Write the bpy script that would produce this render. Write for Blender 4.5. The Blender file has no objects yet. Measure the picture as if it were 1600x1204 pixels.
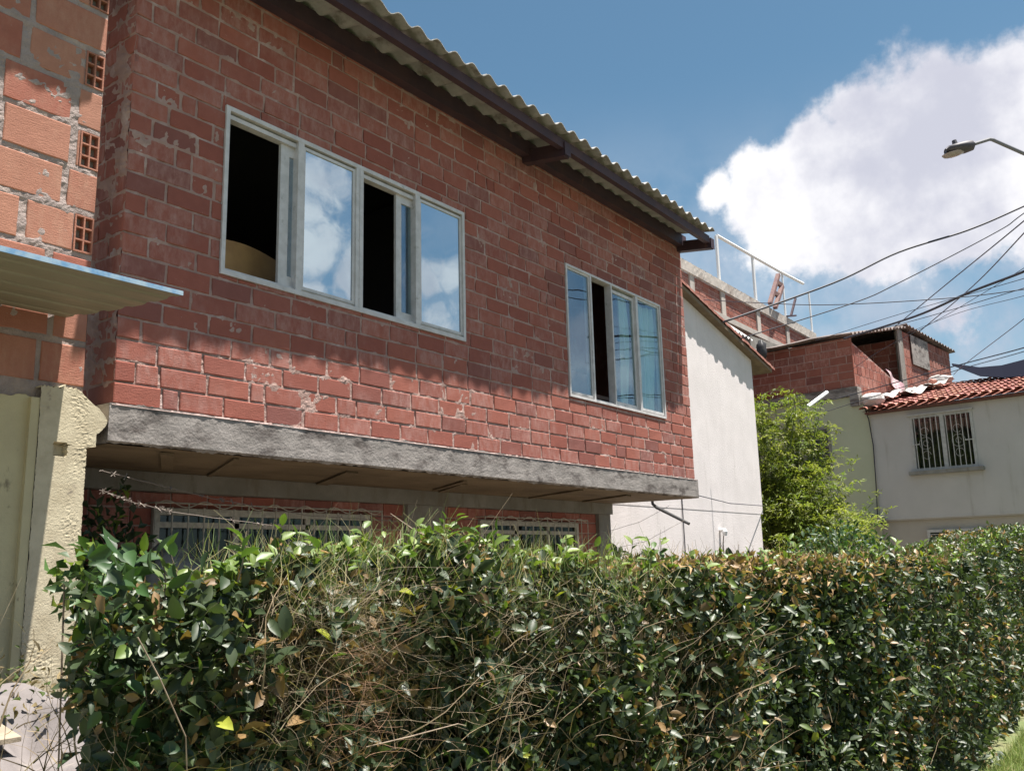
import bpy, math, random
import numpy as np
from mathutils import Vector, Matrix, noise as mnoise
S=bpy.context.scene; COL=S.collection
rnd=random.Random(7); rg=np.random.default_rng(11)
rad=math.radians
# ------------------------------------------------------------------ camera
F_=1400.; CX,CY=800.,602.
def nrm(v): v=np.array(v,float); return v/np.linalg.norm(v)
UPc=nrm([-180,7150,-F_]); Hc=np.array([1060,-250,-F_],float); Hc=nrm(Hc-UPc*(Hc@UPc)); Yc=np.cross(UPc,Hc)
R=np.array([Hc,Yc,UPc]); C=np.array([0,-4.694,1.6])
def ray(x,y): return R@np.array([x-CX,-(y-CY),-F_])
def onY(x,y,Y=0.): r=ray(x,y); return C+r*((Y-C[1])/r[1])
def onX(x,y,X): r=ray(x,y); return C+r*((X-C[0])/r[0])
def atd(x,y,d): r=ray(x,y); return C+r*(d/F_)      # point at depth d
cam=bpy.data.objects.new('camera',bpy.data.cameras.new('camera')); COL.objects.link(cam); S.camera=cam
cam.data.sensor_width=36; cam.data.lens=F_/1600*36; cam.data.clip_start=.05; cam.data.clip_end=4000
M=Matrix([list(R[0])+[C[0]],list(R[1])+[C[1]],list(R[2])+[C[2]],[0,0,0,1]]); cam.matrix_world=M
# ------------------------------------------------------------------ materials
class NT:
    def __init__(s,tree): s.t=tree; s.n=tree.nodes; s.l=tree.links
    def add(s,typ,**kw):
        n=s.n.new(typ)
        for k,v in kw.items():
            if k.startswith('_'): setattr(n,k[1:],v)
            else:
                key=int(k[1:]) if k[0]=='i' and k[1:].isdigit() else k.replace('__',' ')
                if hasattr(v,'is_output'): s.l.new(v,n.inputs[key])
                else: n.inputs[key].default_value=v
        return n
    def math(s,op,a,b=0.,c=None,clamp=False):
        n=s.n.new('ShaderNodeMath'); n.operation=op; n.use_clamp=clamp
        for i,v in enumerate((a,b,c)):
            if v is None: continue
            if hasattr(v,'is_output'): s.l.new(v,n.inputs[i])
            else: n.inputs[i].default_value=v
        return n.outputs[0]
    def mix(s,f,a,b,mode='MIX'):
        n=s.n.new('ShaderNodeMix'); n.data_type='RGBA'; n.blend_type=mode; n.clamp_factor=True
        for k,v in ((0,f),(6,a),(7,b)):
            if hasattr(v,'is_output'): s.l.new(v,n.inputs[k])
            else: n.inputs[k].default_value=v if k==0 else tuple(v)+((1,) if len(v)==3 else ())
        return n.outputs[2]
    def noise(s,vec,scale,detail=4,rough=.55,dist=0.):
        return s.add('ShaderNodeTexNoise',Vector=vec,Scale=scale,Detail=detail,Roughness=rough,Distortion=dist).outputs[0]
    def ramp(s,f,a,b):
        n=s.add('ShaderNodeMapRange',_interpolation_type='SMOOTHSTEP'); s.l.new(f,n.inputs[0]); n.inputs[1].default_value=a; n.inputs[2].default_value=b
        return n.outputs[0]
    def scalev(s,vec,v):
        return s.add('ShaderNodeVectorMath',_operation='MULTIPLY',i0=vec,i1=v).outputs[0]
def newmat(name):
    m=bpy.data.materials.new(name); m.use_nodes=True; t=NT(m.node_tree)
    return m,t,t.n['Principled BSDF'],t.add('ShaderNodeTexCoord').outputs['Object']
def col3(c): return tuple(c)+(1,)
def simple(name,c,rough=.7,c2=None,sc=8.,bump=0.,bsc=60.,metal=0.,stain=None,ssc=3.,sth=(.5,.7),streak=None,tint=False,spec=.5,bdist=.01):
    m,t,p,oc=newmat(name)
    colr=None
    if c2: colr=t.mix(t.ramp(t.noise(oc,sc,6,.6),.3,.7),c,c2)
    if stain:
        v=t.scalev(oc,streak) if streak else oc
        colr=t.mix(t.ramp(t.noise(v,ssc,7,.65),*sth),colr if colr else c,stain)
    if tint:
        a=t.add('ShaderNodeAttribute',_attribute_name='tint').outputs['Color']
        colr=t.mix(1.,colr if colr else c,a,'MULTIPLY')
    if colr: t.l.new(colr,p.inputs['Base Color'])
    else: p.inputs['Base Color'].default_value=col3(c)
    p.inputs['Roughness'].default_value=rough; p.inputs['Metallic'].default_value=metal
    p.inputs['Specular IOR Level'].default_value=spec
    if bump:
        h=t.noise(oc,bsc,6,.65)
        b=t.add('ShaderNodeBump',Strength=bump,Distance=bdist,Height=h); t.l.new(b.outputs[0],p.inputs['Normal'])
    return m
def brickmat(name,ca,cb,cc,haze=(.45,.27,.23),hz=(.5,.75),hamt=.55):
    m,t,p,oc=newmat(name)
    at=t.add('ShaderNodeAttribute',_attribute_name='tint').outputs['Color']
    sep=t.add('ShaderNodeSeparateColor',Color=at)
    c=t.mix(sep.outputs[0],ca,cb); c=t.mix(t.ramp(sep.outputs[1],.72,.95),c,cc)
    c=t.mix(t.math('MULTIPLY',t.noise(oc,14,6,.6),.5),c,(.12,.035,.025))
    st=t.noise(t.scalev(oc,(1,1,.42)),19,7,.7); lg=t.math('ADD',t.noise(oc,2.2,5,.6),t.math('MULTIPLY',t.math('SUBTRACT',sep.outputs[2],.5),.2))
    hzf=t.math('MULTIPLY',t.ramp(st,.34,.78),t.ramp(t.math('ADD',lg,t.math('MULTIPLY',sep.outputs[2],.25)),*hz))
    c=t.mix(t.math('MULTIPLY',hzf,hamt*1.35),c,haze)
    sp=t.ramp(t.noise(oc,70,3,.7),.66,.72); c=t.mix(t.math('MULTIPLY',sp,.45),c,haze)
    t.l.new(c,p.inputs['Base Color']); p.inputs['Roughness'].default_value=.85; p.inputs['Specular IOR Level'].default_value=.25
    h=t.math('ADD',t.noise(oc,120,5,.7),t.math('MULTIPLY',t.noise(t.scalev(oc,(1,1,9)),18,3,.5),.6))
    b=t.add('ShaderNodeBump',Strength=.5,Distance=.006,Height=h); t.l.new(b.outputs[0],p.inputs['Normal'])
    return m
def leafmat(name,trans=.35,rough=.38,spec=.5,gain=1.):
    m,t,p,oc=newmat(name)
    a=t.add('ShaderNodeAttribute',_attribute_name='tint').outputs['Color']
    c=t.mix(t.math('MULTIPLY',t.noise(oc,90,3),.35),a,(.02,.025,.01))
    t.l.new(c,p.inputs['Base Color']); p.inputs['Roughness'].default_value=rough; p.inputs['Specular IOR Level'].default_value=spec
    tr=t.add('ShaderNodeBsdfTranslucent'); c2=t.mix(1.,c,(1.5,1.7,.7),'MULTIPLY'); t.l.new(c2,tr.inputs[0])
    mx=t.add('ShaderNodeMixShader',Fac=trans); t.l.new(p.outputs[0],mx.inputs[1]); t.l.new(tr.outputs[0],mx.inputs[2])
    t.l.new(mx.outputs[0],t.n['Material Output'].inputs[0]); return m
def glassmat(name,refl,tcol,tint=(.72,.86,.94)):
    m,t,p,oc=newmat(name); t.n.remove(p)
    g=t.add('ShaderNodeBsdfGlossy',Color=col3(tint),Roughness=.0)
    nz=t.noise(oc,1.3,2,.4); b=t.add('ShaderNodeBump',Strength=.12,Distance=.05,Height=nz); t.l.new(b.outputs[0],g.inputs['Normal'])
    tr=t.add('ShaderNodeBsdfTransparent',Color=col3(tcol))
    mx=t.add('ShaderNodeMixShader',Fac=refl); t.l.new(tr.outputs[0],mx.inputs[1]); t.l.new(g.outputs[0],mx.inputs[2])
    t.l.new(mx.outputs[0],t.n['Material Output'].inputs[0]); return m
MT={}
MT['brick']=brickmat('red_brick',(.29,.094,.07),(.37,.13,.094),(.24,.095,.08),haze=(.44,.28,.25),hamt=.45)
MT['brick_n']=brickmat('orange_brick',(.40,.17,.115),(.45,.22,.15),(.36,.13,.09),haze=(.46,.28,.2),hamt=.35)
MT['brick_far']=brickmat('far_brick',(.25,.09,.065),(.32,.12,.085),(.2,.075,.06),hamt=.5)
MT['mortar']=simple('mortar',(.40,.275,.24),.95,(.32,.21,.18),9,1.,90,stain=(.5,.39,.36),ssc=5,spec=.2)
MT['mortar_n']=simple('grey_mortar',(.37,.3,.275),.95,(.27,.22,.205),9,1.,90,stain=(.42,.33,.28),ssc=5,spec=.2)
MT['concrete']=simple('weathered_concrete',(.31,.28,.26),.95,(.21,.19,.175),5,.35,70,stain=(.10,.085,.078),ssc=2.2,sth=(.47,.66),streak=(1.6,1,3.2),spec=.2,bdist=.02)
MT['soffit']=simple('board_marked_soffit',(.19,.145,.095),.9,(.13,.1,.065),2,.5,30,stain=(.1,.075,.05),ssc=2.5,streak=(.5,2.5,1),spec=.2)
MT['concrete_l']=simple('grey_concrete',(.26,.25,.23),.92,(.19,.18,.16),3,.6,60,stain=(.18,.16,.13),ssc=2.5,streak=(3,3,.6),spec=.2)
MT['plaster']=simple('cream_plaster',(.52,.46,.28),.9,(.46,.4,.25),4,.35,70,stain=(.2,.17,.11),ssc=7,sth=(.62,.72),streak=(1,1,.6),spec=.2)
MT['rough']=simple('rough_plaster',(.54,.475,.34),.95,(.42,.36,.25),9,.22,110,stain=(.22,.18,.15),ssc=6,sth=(.62,.74),spec=.2,bdist=.02)
MT['white_wall']=simple('white_stucco',(.68,.63,.62),.92,(.61,.565,.555),2,.5,45,stain=(.5,.46,.44),ssc=2.2,sth=(.54,.8),streak=(3,3,.35),spec=.2,bdist=.012)
MT['cream_wall']=simple('painted_render',(.46,.445,.43),.85,(.42,.405,.39),1.2,.3,30,stain=(.33,.31,.28),ssc=1.7,sth=(.56,.8),streak=(2.5,2.5,.3),spec=.25)
MT['green_wall']=simple('pale_green_render',(.44,.46,.34),.85,(.4,.42,.3),1.2,.3,30,stain=(.3,.3,.22),ssc=1.6,sth=(.58,.8),streak=(2.5,2.5,.3),spec=.25)
MT['steel']=simple('dark_purple_steel',(.04,.024,.034),.6,(.065,.035,.04),5,.2,30,stain=(.12,.055,.04),ssc=9,sth=(.62,.72),spec=.35)
MT['fibre']=simple('fibre_cement_sheet',(.37,.36,.35),.9,(.27,.262,.25),6,.5,80,stain=(.13,.11,.09),ssc=4,sth=(.52,.72),spec=.2)
MT['alu']=simple('white_aluminium',(.58,.56,.56),.45,(.46,.445,.44),12,.1,50,stain=(.26,.25,.22),ssc=14,sth=(.6,.75))
MT['alu_far']=simple('far_white_frame',(.46,.455,.44),.6,(.36,.35,.33),12)
MT['glass']=glassmat('mirrored_glass',.62,(.25,.3,.33))
MT['glass_d']=glassmat('dark_blue_glass',.19,(.85,.9,.88),(.62,.82,1))
MT['glass_f']=glassmat('plain_glass',.03,(.6,.6,.55))
MT['dark']=simple('room_shade_dark',(.11,.1,.11),.95)  # interior shade put into the colour: room surfaces darkened so openings read black
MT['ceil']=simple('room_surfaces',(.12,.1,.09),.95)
MT['wood']=simple('tan_wood',(.52,.3,.12),.5,(.4,.22,.09),6)
MT['awn']=simple('cream_metal_sheet',(.235,.225,.155),.55,(.2,.19,.13),3,0,10,stain=(.3,.25,.17),ssc=2,sth=(.5,.75),streak=(.4,5,5))
MT['awn_blue']=simple('blue_edge_film',(.10,.24,.42),.5,(.3,.4,.48),20,spec=.5)
MT['tarp']=simple('dirty_white_tarp',(.19,.168,.162),.9,(.15,.132,.128),3,.5,25,stain=(.3,.26,.23),ssc=5,sth=(.55,.75))
MT['board']=simple('weathered_board',(.33,.27,.2),.8,(.22,.18,.13),6,.4,40)
MT['grille']=simple('white_grille_paint',(.45,.42,.36),.5,(.3,.28,.24),30)
MT['black']=simple('black_rubber_cell_shade',(.015,.015,.018),.6)
MT['wire']=simple('cable_sheath',(.03,.03,.045),.6)
MT['barb']=simple('galvanised_wire',(.16,.13,.11),.6,metal=.3)
MT['tile']=simple('clay_tile',(.42,.19,.15),.8,(.33,.14,.11),5,.4,40,stain=(.5,.3,.26),ssc=8,sth=(.55,.75),tint=True,spec=.25)
MT['sheet']=simple('white_metal_sheet',(.42,.41,.39),.7,(.45,.42,.4),2)
MT['oldsheet']=simple('old_roof_sheet',(.2,.16,.145),.9,(.1,.08,.075),4,.5,50,stain=(.36,.32,.3),ssc=5,sth=(.6,.75))
MT['fibre2']=simple('pale_fibre_sheet',(.5,.5,.5),.85,(.36,.36,.36),3)
MT['white_pipe']=simple('white_pipe',(.72,.72,.72),.4)
MT['cloth']=simple('pale_pink_cloth',(.6,.48,.47),.9,(.35,.2,.24),4)
MT['curtain']=simple('pale_green_curtain',(.75,.88,.8),.85,(.6,.75,.66),5)
MT['net']=simple('dark_shade_net',(.012,.013,.02),1.0,spec=0.)
MT['rust']=simple('brown_painted_wood',(.13,.07,.075),.8,(.2,.12,.1),9)
MT['lamp']=simple('lamp_housing',(.06,.055,.065),.6)
MT['lens']=simple('lamp_lens',(.3,.25,.24),.25)
MT['pole']=simple('galvanised_pole',(.16,.16,.18),.6)
MT['leaf']=leafmat('glossy_leaf',.22,.47,.5)
MT['leaf_dry']=leafmat('dry_leaf',.2,.8,.2)
MT['leaf_b']=leafmat('feathery_leaf',.38,.5,.35)
MT['twig']=simple('twig_bark',(.16,.115,.085),.9,(.3,.23,.17),20,tint=False)
MT['straw']=leafmat('dry_straw',.15,.8,.2)
MT['grass']=leafmat('lawn_blade',.35,.6,.3)
MT['soil']=simple('patio_ground',(.2,.17,.13),.95,(.14,.11,.085),2,.6,20)
MT['lawn']=simple('lawn_soil',(.10,.13,.045),.95,(.15,.15,.07),3,.8,30)
MT['street']=simple('dusty_ground',(.12,.11,.09),.95,(.09,.09,.06),.4,.5,12)
# ------------------------------------------------------------------ mesh builder
class MB:
    def __init__(s,xf=None): s.v=[]; s.f=[]; s.m=[]; s.t=[]; s.xf=xf
    def V(s,*ps):
        b=len(s.v)
        for p in ps: s.v.append(tuple(s.xf(*p)) if s.xf else tuple(p))
        return b
    def face(s,idx,mi=0,t=(1,1,1)): s.f.append(tuple(idx)); s.m.append(mi); s.t.append(t)
    def hexa(s,P,mi=0,t=(1,1,1)):     # P: 4 bottom ccw, 4 top
        b=s.V(*P)
        for q in ((3,2,1,0),(4,5,6,7),(0,1,5,4),(1,2,6,5),(2,3,7,6),(3,0,4,7)): s.face([b+i for i in q],mi,t)
    def box(s,x0,x1,y0,y1,z0,z1,mi=0,t=(1,1,1)):
        s.hexa([(x0,y0,z0),(x1,y0,z0),(x1,y1,z0),(x0,y1,z0),(x0,y0,z1),(x1,y0,z1),(x1,y1,z1),(x0,y1,z1)],mi,t)
    def beam(s,a,b,w,h,mi=0,up=(0,0,1)):
        a=np.array(a,float);b=np.array(b,float);d=nrm(b-a);u=np.array(up,float)
        if abs(d@u)>.98: u=np.array([0,1.,0])
        sd=nrm(np.cross(d,u)); u=np.cross(sd,d)
        P=[]
        for e in (-1,1):
            P+= [a-sd*w/2+u*e*h/2, a+sd*w/2+u*e*h/2, b+sd*w/2+u*e*h/2, b-sd*w/2+u*e*h/2]
        s.hexa([tuple(p) for p in P],mi)
    def tube(s,pts,r,n=6,mi=0,t=(1,1,1),cap=True):
        pts=[np.array(p,float) for p in pts]; rs=r if hasattr(r,'__len__') else [r]*len(pts); base=[]
        ref=None
        for i,p in enumerate(pts):
            d=nrm(pts[min(i+1,len(pts)-1)]-pts[max(i-1,0)])
            if ref is None: ref=np.array([0,0,1.]) if abs(d[2])<.9 else np.array([1.,0,0])
            a=nrm(np.cross(d,ref)); b=np.cross(a,d); ref=b if abs(d@b)<.9 else ref
            base.append(s.V(*[tuple(p+rs[i]*(math.cos(k*2*math.pi/n)*a+math.sin(k*2*math.pi/n)*b)) for k in range(n)]))
        for i in range(len(pts)-1):
            for k in range(n):
                k2=(k+1)%n; s.face((base[i]+k,base[i]+k2,base[i+1]+k2,base[i+1]+k),mi,t)
        if cap: s.face([base[0]+k for k in range(n)][::-1],mi,t); s.face([base[-1]+k for k in range(n)],mi,t)
    def grid(s,fn,nu,nv,mi=0,t=(1,1,1),skip=None):
        b=s.V(*[fn(i/nu,j/nv) for j in range(nv+1) for i in range(nu+1)])
        for j in range(nv):
            for i in range(nu):
                if skip and skip(i,j): continue
                q=b+j*(nu+1)+i; s.face((q,q+1,q+nu+2,q+nu+1),mi,t)
    def build(s,name,mats,parent=None,smooth=False,label=None):
        if not isinstance(mats,(list,tuple)): mats=[mats]
        return rawmesh(name,np.array(s.v,float),s.f,mats,parent,smooth,np.array(s.m),np.array(s.t,float),label)
def link(o,parent=None):
    COL.objects.link(o)
    if parent: o.parent=parent
    return o
def wloc(o):
    p=np.zeros(3)
    while o: p+=np.array(o.location); o=o.parent
    return p
def rawmesh(name,v,faces,mats,parent=None,smooth=False,mi=None,tint=None,label=None,origin=None):
    base=wloc(parent) if parent else np.zeros(3)
    if origin is None:
        o0=np.zeros(3) if parent else np.array([(v[:,0].min()+v[:,0].max())/2,(v[:,1].min()+v[:,1].max())/2,v[:,2].min()])
    else: o0=np.array(origin)
    v=v-base-o0
    me=bpy.data.meshes.new(name)
    if isinstance(faces,np.ndarray):
        n,k=faces.shape; me.vertices.add(len(v)); me.vertices.foreach_set('co',v.astype(np.float32).ravel())
        me.loops.add(n*k); me.loops.foreach_set('vertex_index',faces.astype(np.int32).ravel())
        me.polygons.add(n); me.polygons.foreach_set('loop_start',np.arange(0,n*k,k,dtype=np.int32)); me.update(calc_edges=True)
    else: me.from_pydata(v.tolist(),[],faces); me.update()
    if tint is not None:
        a=me.attributes.new('tint','FLOAT_COLOR','FACE'); cc=np.ones((len(me.polygons),4),np.float32); cc[:,:3]=tint; a.data.foreach_set('color',cc.ravel())
    for m in mats: me.materials.append(m)
    if mi is not None and len(mats)>1: me.polygons.foreach_set('material_index',np.asarray(mi,np.int32))
    if smooth: me.polygons.foreach_set('use_smooth',np.ones(len(me.polygons),bool))
    ob=bpy.data.objects.new(name,me); link(ob,parent); ob.location=tuple(o0)
    if label: ob['label']=label
    return ob
def tag(o,label,cat,group=None,kind=None):
    o['label']=label; o['category']=cat
    if group: o['group']=group
    if kind: o['kind']=kind
    return o
def thing(name,loc,label,cat,group=None):
    o=bpy.data.objects.new(name,None); o.empty_display_size=.2; link(o); o.location=tuple(float(a) for a in loc); return tag(o,label,cat,group)
# ------------------------------------------------------------------ generators
def subtract(rects,h):
    out=[]
    for (a,b,c,d) in rects:
        if h[0]>=b or h[1]<=a or h[2]>=d or h[3]<=c: out.append((a,b,c,d)); continue
        if h[0]>a: out.append((a,h[0],c,d))
        if h[1]<b: out.append((h[1],b,c,d))
        m0,m1=max(a,h[0]),min(b,h[1])
        if h[2]>c: out.append((m0,m1,c,h[2]))
        if h[3]<d: out.append((m0,m1,h[3],d))
    return [r for r in out if r[1]-r[0]>.012 and r[3]-r[2]>.012]
def bricks(mb,fn,u0,u1,z0,z1,L,H,mo,holes=(),seed=0,cut=.12,top=None,back=.03,ends=None,vj=None):
    """fn(u,out,z)->world ; real bricks with chamfered face"""
    r=random.Random(seed); n=int(math.ceil((z1-z0)/H)); joints=[]
    for k in range(n):
        za=z0+k*H+mo/2; zb=min(z0+(k+1)*H-mo/2,z1)
        if zb-za<.02: continue
        u=u0-(L*.5 if k%2 else 0)-r.uniform(0,.05)*1; 
        while u<u1:
            ln=L*r.uniform(.96,1.03)
            if r.random()<cut: ln=L*r.choice((.32,.45,.5,.6))
            a,b=max(u,u0),min(u+ln,u1); u+=ln+mo*r.uniform(.8,1.5)
            if u>u1-L*.2 and b<u1 and u1-b<L*.25: b=u1; u=u1+1
            if b-a<.03: continue
            rs=[(a,b,za,zb)]
            for h in holes: rs=subtract(rs,h)
            tt=(r.random(),r.random(),r.random()); po=r.uniform(-.002,.003)
            for (a2,b2,c2,d2) in rs:
                if top is not None:
                    tz=min(top(a2),top(b2)); 
                    if c2>=tz-.02: continue
                    d2=min(d2,tz)
                j=lambda: r.uniform(-.0025,.0025)
                e=.005; tl=[r.uniform(-.0015,.0015) for _ in range(4)]
                P=[(a2+j(),c2+j()),(b2+j(),c2+j()),(b2+j(),d2+j()),(a2+j(),d2+j())]
                cxm,czm=(a2+b2)/2,(c2+d2)/2
                bi=mb.V(*[fn(p[0],-back,p[1]) for p in P],*[fn(p[0],po-e*.8,p[1]) for p in P],
                        *[fn(p[0]+(e if p[0]<cxm else -e),po+q,p[1]+(e if p[1]<czm else -e)) for p,q in zip(P,tl)])
                mb.face((bi+8,bi+9,bi+10,bi+11),0,tt)
                for i in range(4):
                    k2=(i+1)%4
                    mb.face((bi+4+i,bi+4+k2,bi+8+k2,bi+8+i),0,tt); mb.face((bi+i,bi+k2,bi+4+k2,bi+4+i),0,tt)
def mortar(mb,fn,u0,u1,z0,z1,H,holes=(),step=.016,off=-.004,amp=.0075,seed=0.,top=None,mi=1,zoff=None,cover=.012):
    nu=max(1,int((u1-u0)/step)); nv=max(1,int((z1-z0)/step)); zb=z0 if zoff is None else zoff
    def g(a,b):
        u=u0+(u1-u0)*a; z=z0+(z1-z0)*b
        if top is not None: z=min(z,top(u))
        k=abs(((z-zb)/H+.5)%1-.5)*H     # distance to bed joint
        q=mnoise.noise(Vector((u*9,z*11,seed)))+.6*mnoise.noise(Vector((u*31,z*31,seed+5)))+.35*mnoise.noise(Vector((u*75,z*75,seed+9)))
        lg=mnoise.noise(Vector((u*1.3,z*1.3,seed+3)))
        o=off+amp*q+lg*.003-min(k,.03)*.09+ (cover*max(0,q-.95) if k<.04 else 0)
        return fn(u,o,z)
    def sk(i,j):
        u=u0+(u1-u0)*(i+.5)/nu; z=z0+(z1-z0)*(j+.5)/nv
        if top is not None and z>top(u)+step: return True
        return any(h[0]<u<h[1] and h[2]<z<h[3] for h in holes)
    mb.grid(g,nu,nv,mi,skip=sk)
def corrug(mb,fn,u0,u1,nv,pitch=.2,amp=.026,th=.007,seg=8,mi=0,ph=0.):
    """fn(u,v,h)->world, v in 0..1, sheet waves along u"""
    n=int((u1-u0)/pitch*seg)
    for side,o in ((0,th/2),(1,-th/2)):
        mb.grid(lambda a,b:fn(u0+(u1-u0)*a,b,amp*math.cos((u0+(u1-u0)*a)/pitch*2*math.pi+ph)+o),n,nv,mi)
    for v in (0,1):
        mb.grid(lambda a,b:fn(u0+(u1-u0)*a,v,amp*math.cos((u0+(u1-u0)*a)/pitch*2*math.pi+ph)+(b-.5)*th),n,1,mi)
    for u in (u0,u1):
        mb.grid(lambda a,b:fn(u,a,amp*math.cos(u/pitch*2*math.pi+ph)+(b-.5)*th),nv,1,mi)
def leaves(name,pos,nor,dirv,ln,wd,tint,mat,parent=None,lod=2,fold=.25,droop=.15,label=None):
    """many leaf-sized faces; pos (N,3) stem point, dirv leaf direction, nor leaf normal"""
    N=len(pos); dirv=dirv/np.linalg.norm(dirv,axis=1,keepdims=True)
    nor=nor-dirv*(nor*dirv).sum(1,keepdims=True); nor/=np.linalg.norm(nor,axis=1,keepdims=True)+1e-9
    sd=np.cross(dirv,nor); ln=ln[:,None]; wd=wd[:,None]
    if lod==2:
        T=[0,.22,.5,.78,1.]; W=[0,.8,1.,.62,0]
        cen=[pos+dirv*ln*t-nor*ln*droop*t*t for t in T]; vs=list(cen)
        for sg in (-1,1):
            for i in (1,2,3): vs.append(cen[i]+sd*sg*wd*.5*W[i]+nor*wd*fold*W[i])
        # idx: 0-4 centre, 5-7 left, 8-10 right
        quads=[(1,2,6,5),(2,3,7,6),(1,8,9,2),(2,9,10,3)]; tris=[(0,1,5),(3,4,7),(0,8,1),(3,10,4)]
        K=11; V=np.stack(vs,1).reshape(-1,3); b=(np.arange(N)*K)[:,None]
        fq=np.concatenate([b+np.array(q) for q in quads]); ft=np.concatenate([b+np.array(t+(t[2],)) for t in tris])
        # triangles stored separately to keep array form
        tri=np.concatenate([fq[:,[0,1,2]],fq[:,[0,2,3]],ft[:,:3]]); reps=4+4+4
        tt=np.tile(tint,(reps,1))
    else:
        cen=[pos,pos+dirv*ln*.5,pos+dirv*ln-nor*ln*droop]; vs=cen+[cen[1]+sd*wd*.5+nor*wd*fold,cen[1]-sd*wd*.5+nor*wd*fold]
        K=5; V=np.stack(vs,1).reshape(-1,3); b=(np.arange(N)*K)[:,None]
        tri=np.concatenate([b+np.array(t) for t in ((0,1,3),(1,2,3),(0,4,1),(4,2,1))]); tt=np.tile(tint,(4,1))
    return rawmesh(name,V,tri,[mat],parent,lod==2,None,tt,label)
def strands(name,p0,d,ln,w,tint,mat,parent=None,curl=.3,seg=3,label=None,grav=0.):
    """thin ribbon blades / straws"""
    N=len(p0); d=d/np.linalg.norm(d,axis=1,keepdims=True); rv=rg.normal(size=(N,3)); sd=np.cross(d,rv); sd/=np.linalg.norm(sd,axis=1,keepdims=True)
    bd=np.cross(sd,d); vs=[]
    for i in range(seg+1):
        t=i/seg; c=p0+sd*(ln*.07*np.sin(t*7+rv[:,0]*9)*t)[:,None]+bd*(ln*.05*np.sin(t*11+rv[:,1]*9))[:,None]*t+d*ln[:,None]*t+bd*ln[:,None]*curl*t*t*rv[:,:1]*.6; c=c+np.array([0,0,-1.])*grav*ln[:,None]*t*t
        ww=w[:,None]*(1-.75*t)/2; vs+=[c-sd*ww,c+sd*ww]
    V=np.stack(vs,1).reshape(-1,3); b=(np.arange(N)*(2*(seg+1)))[:,None]
    fq=np.concatenate([b+np.array((2*i,2*i+1,2*i+3,2*i+2)) for i in range(seg)]); tt=np.tile(tint,(seg,1))
    return rawmesh(name,V,fq,[mat],parent,False,None,tt,label)
# ------------------------------------------------------------------ ground
def sheet(name,x0,x1,y0,y1,z,mat,n=1):
    mb=MB(); mb.grid(lambda a,b:(x0+(x1-x0)*a,y0+(y1-y0)*b,z),n,n); o=mb.build(name,mat); o['kind']='structure'; return o
sheet('ground',-400,400,-400,400,0,MT['street'])
sheet('lawn',-12,21.5,-8.5,-2.2,.008,MT['lawn'])
sheet('patio',-6,21.5,-2.15,6.5,.012,MT['soil'])
# ------------------------------------------------------------------ main brick house
X0,X1=2.62,10.03
house=thing('brick_house',(X0,0,0),'red brick house with overhanging upper floor and corrugated eave behind the hedge','house')
W1=(3.27,5.705,3.43,4.585); W2=(7.305,9.35,3.175,4.545)
ZT=5.46
mb=MB(); ff=lambda u,o,z:(u,-o,z)
bricks(mb,ff,X0,X1,2.515,ZT,.30,.1262,.0145,holes=(W1,W2),seed=3)
mortar(mb,ff,X0,X1,2.50,ZT,.1262,holes=(W1,W2),seed=1.3,zoff=2.515)
sf=lambda u,o,z:(X0-o,u,z)
bricks(mb,sf,0.004,2.2,2.515,ZT,.30,.1262,.013,seed=5); mortar(mb,sf,0.0,2.2,2.5,ZT,.1262,seed=2.3,zoff=2.515,off=.001,amp=.014,step=.02)
# inner skin and remaining sides
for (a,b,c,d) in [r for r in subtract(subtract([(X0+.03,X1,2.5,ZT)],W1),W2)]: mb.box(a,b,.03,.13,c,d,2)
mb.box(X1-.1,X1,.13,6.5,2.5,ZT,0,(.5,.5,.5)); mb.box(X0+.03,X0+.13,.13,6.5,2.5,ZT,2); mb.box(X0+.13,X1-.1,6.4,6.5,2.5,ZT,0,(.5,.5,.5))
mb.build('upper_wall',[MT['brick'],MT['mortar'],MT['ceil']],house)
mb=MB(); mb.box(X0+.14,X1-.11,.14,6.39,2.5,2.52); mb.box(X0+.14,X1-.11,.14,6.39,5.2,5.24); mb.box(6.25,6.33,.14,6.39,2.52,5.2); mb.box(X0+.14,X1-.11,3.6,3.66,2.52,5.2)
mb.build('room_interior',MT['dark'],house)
# slab edge: rough cast concrete
mb=MB()
def slabfront(a,b):
    x=X0-.03+(X1+.04-X0+.03)*a; z=2.29+.222*b
    q=mnoise.noise(Vector((x*7,z*20,1)))+.7*mnoise.noise(Vector((x*25,z*60,4)))+.5*mnoise.noise(Vector((x*70,z*120,8)))
    edge=(1 if b in(0,1) else 0)
    if edge: z+= .011*q+.003*mnoise.noise(Vector((x*60,b,2)))
    return (x,-.022-.0016*q+(.02 if b<.04 else 0)+.004*mnoise.noise(Vector((x*1.2,0,7))),z)
mb.grid(slabfront,560,16)
def topledge(a,b):
    b=b*.6
    x=X0-.03+(X1+.04-X0+.03)*a; p=slabfront(a,1.); return (x,p[1]*(1-b)+.01*b,p[2]*(1-b)+(2.512+.007*mnoise.noise(Vector((x*11,3,3))))*b)
def ledge(a,b):
    x=X0-.02+(X1+.02-X0)*a; q=mnoise.noise(Vector((x*14,0,3)))+.6*mnoise.noise(Vector((x*45,b*3,5)))
    w=.027+.004*q; return (x,-w*(1-b)**.7+.0,2.503+(.012+.004*q)*math.sin(b*1.5))
mb.grid(ledge,620,5,1); mb.grid(topledge,560,2,1)
def slabside(a,b):
    y=-.02+1.5*a; z=2.29+.222*b; q=mnoise.noise(Vector((y*9,z*20,11)))+.6*mnoise.noise(Vector((y*40,z*60,4)))
    return (X0-.03+.008*q if 0<a<1 else X0-.03,y,z)
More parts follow.
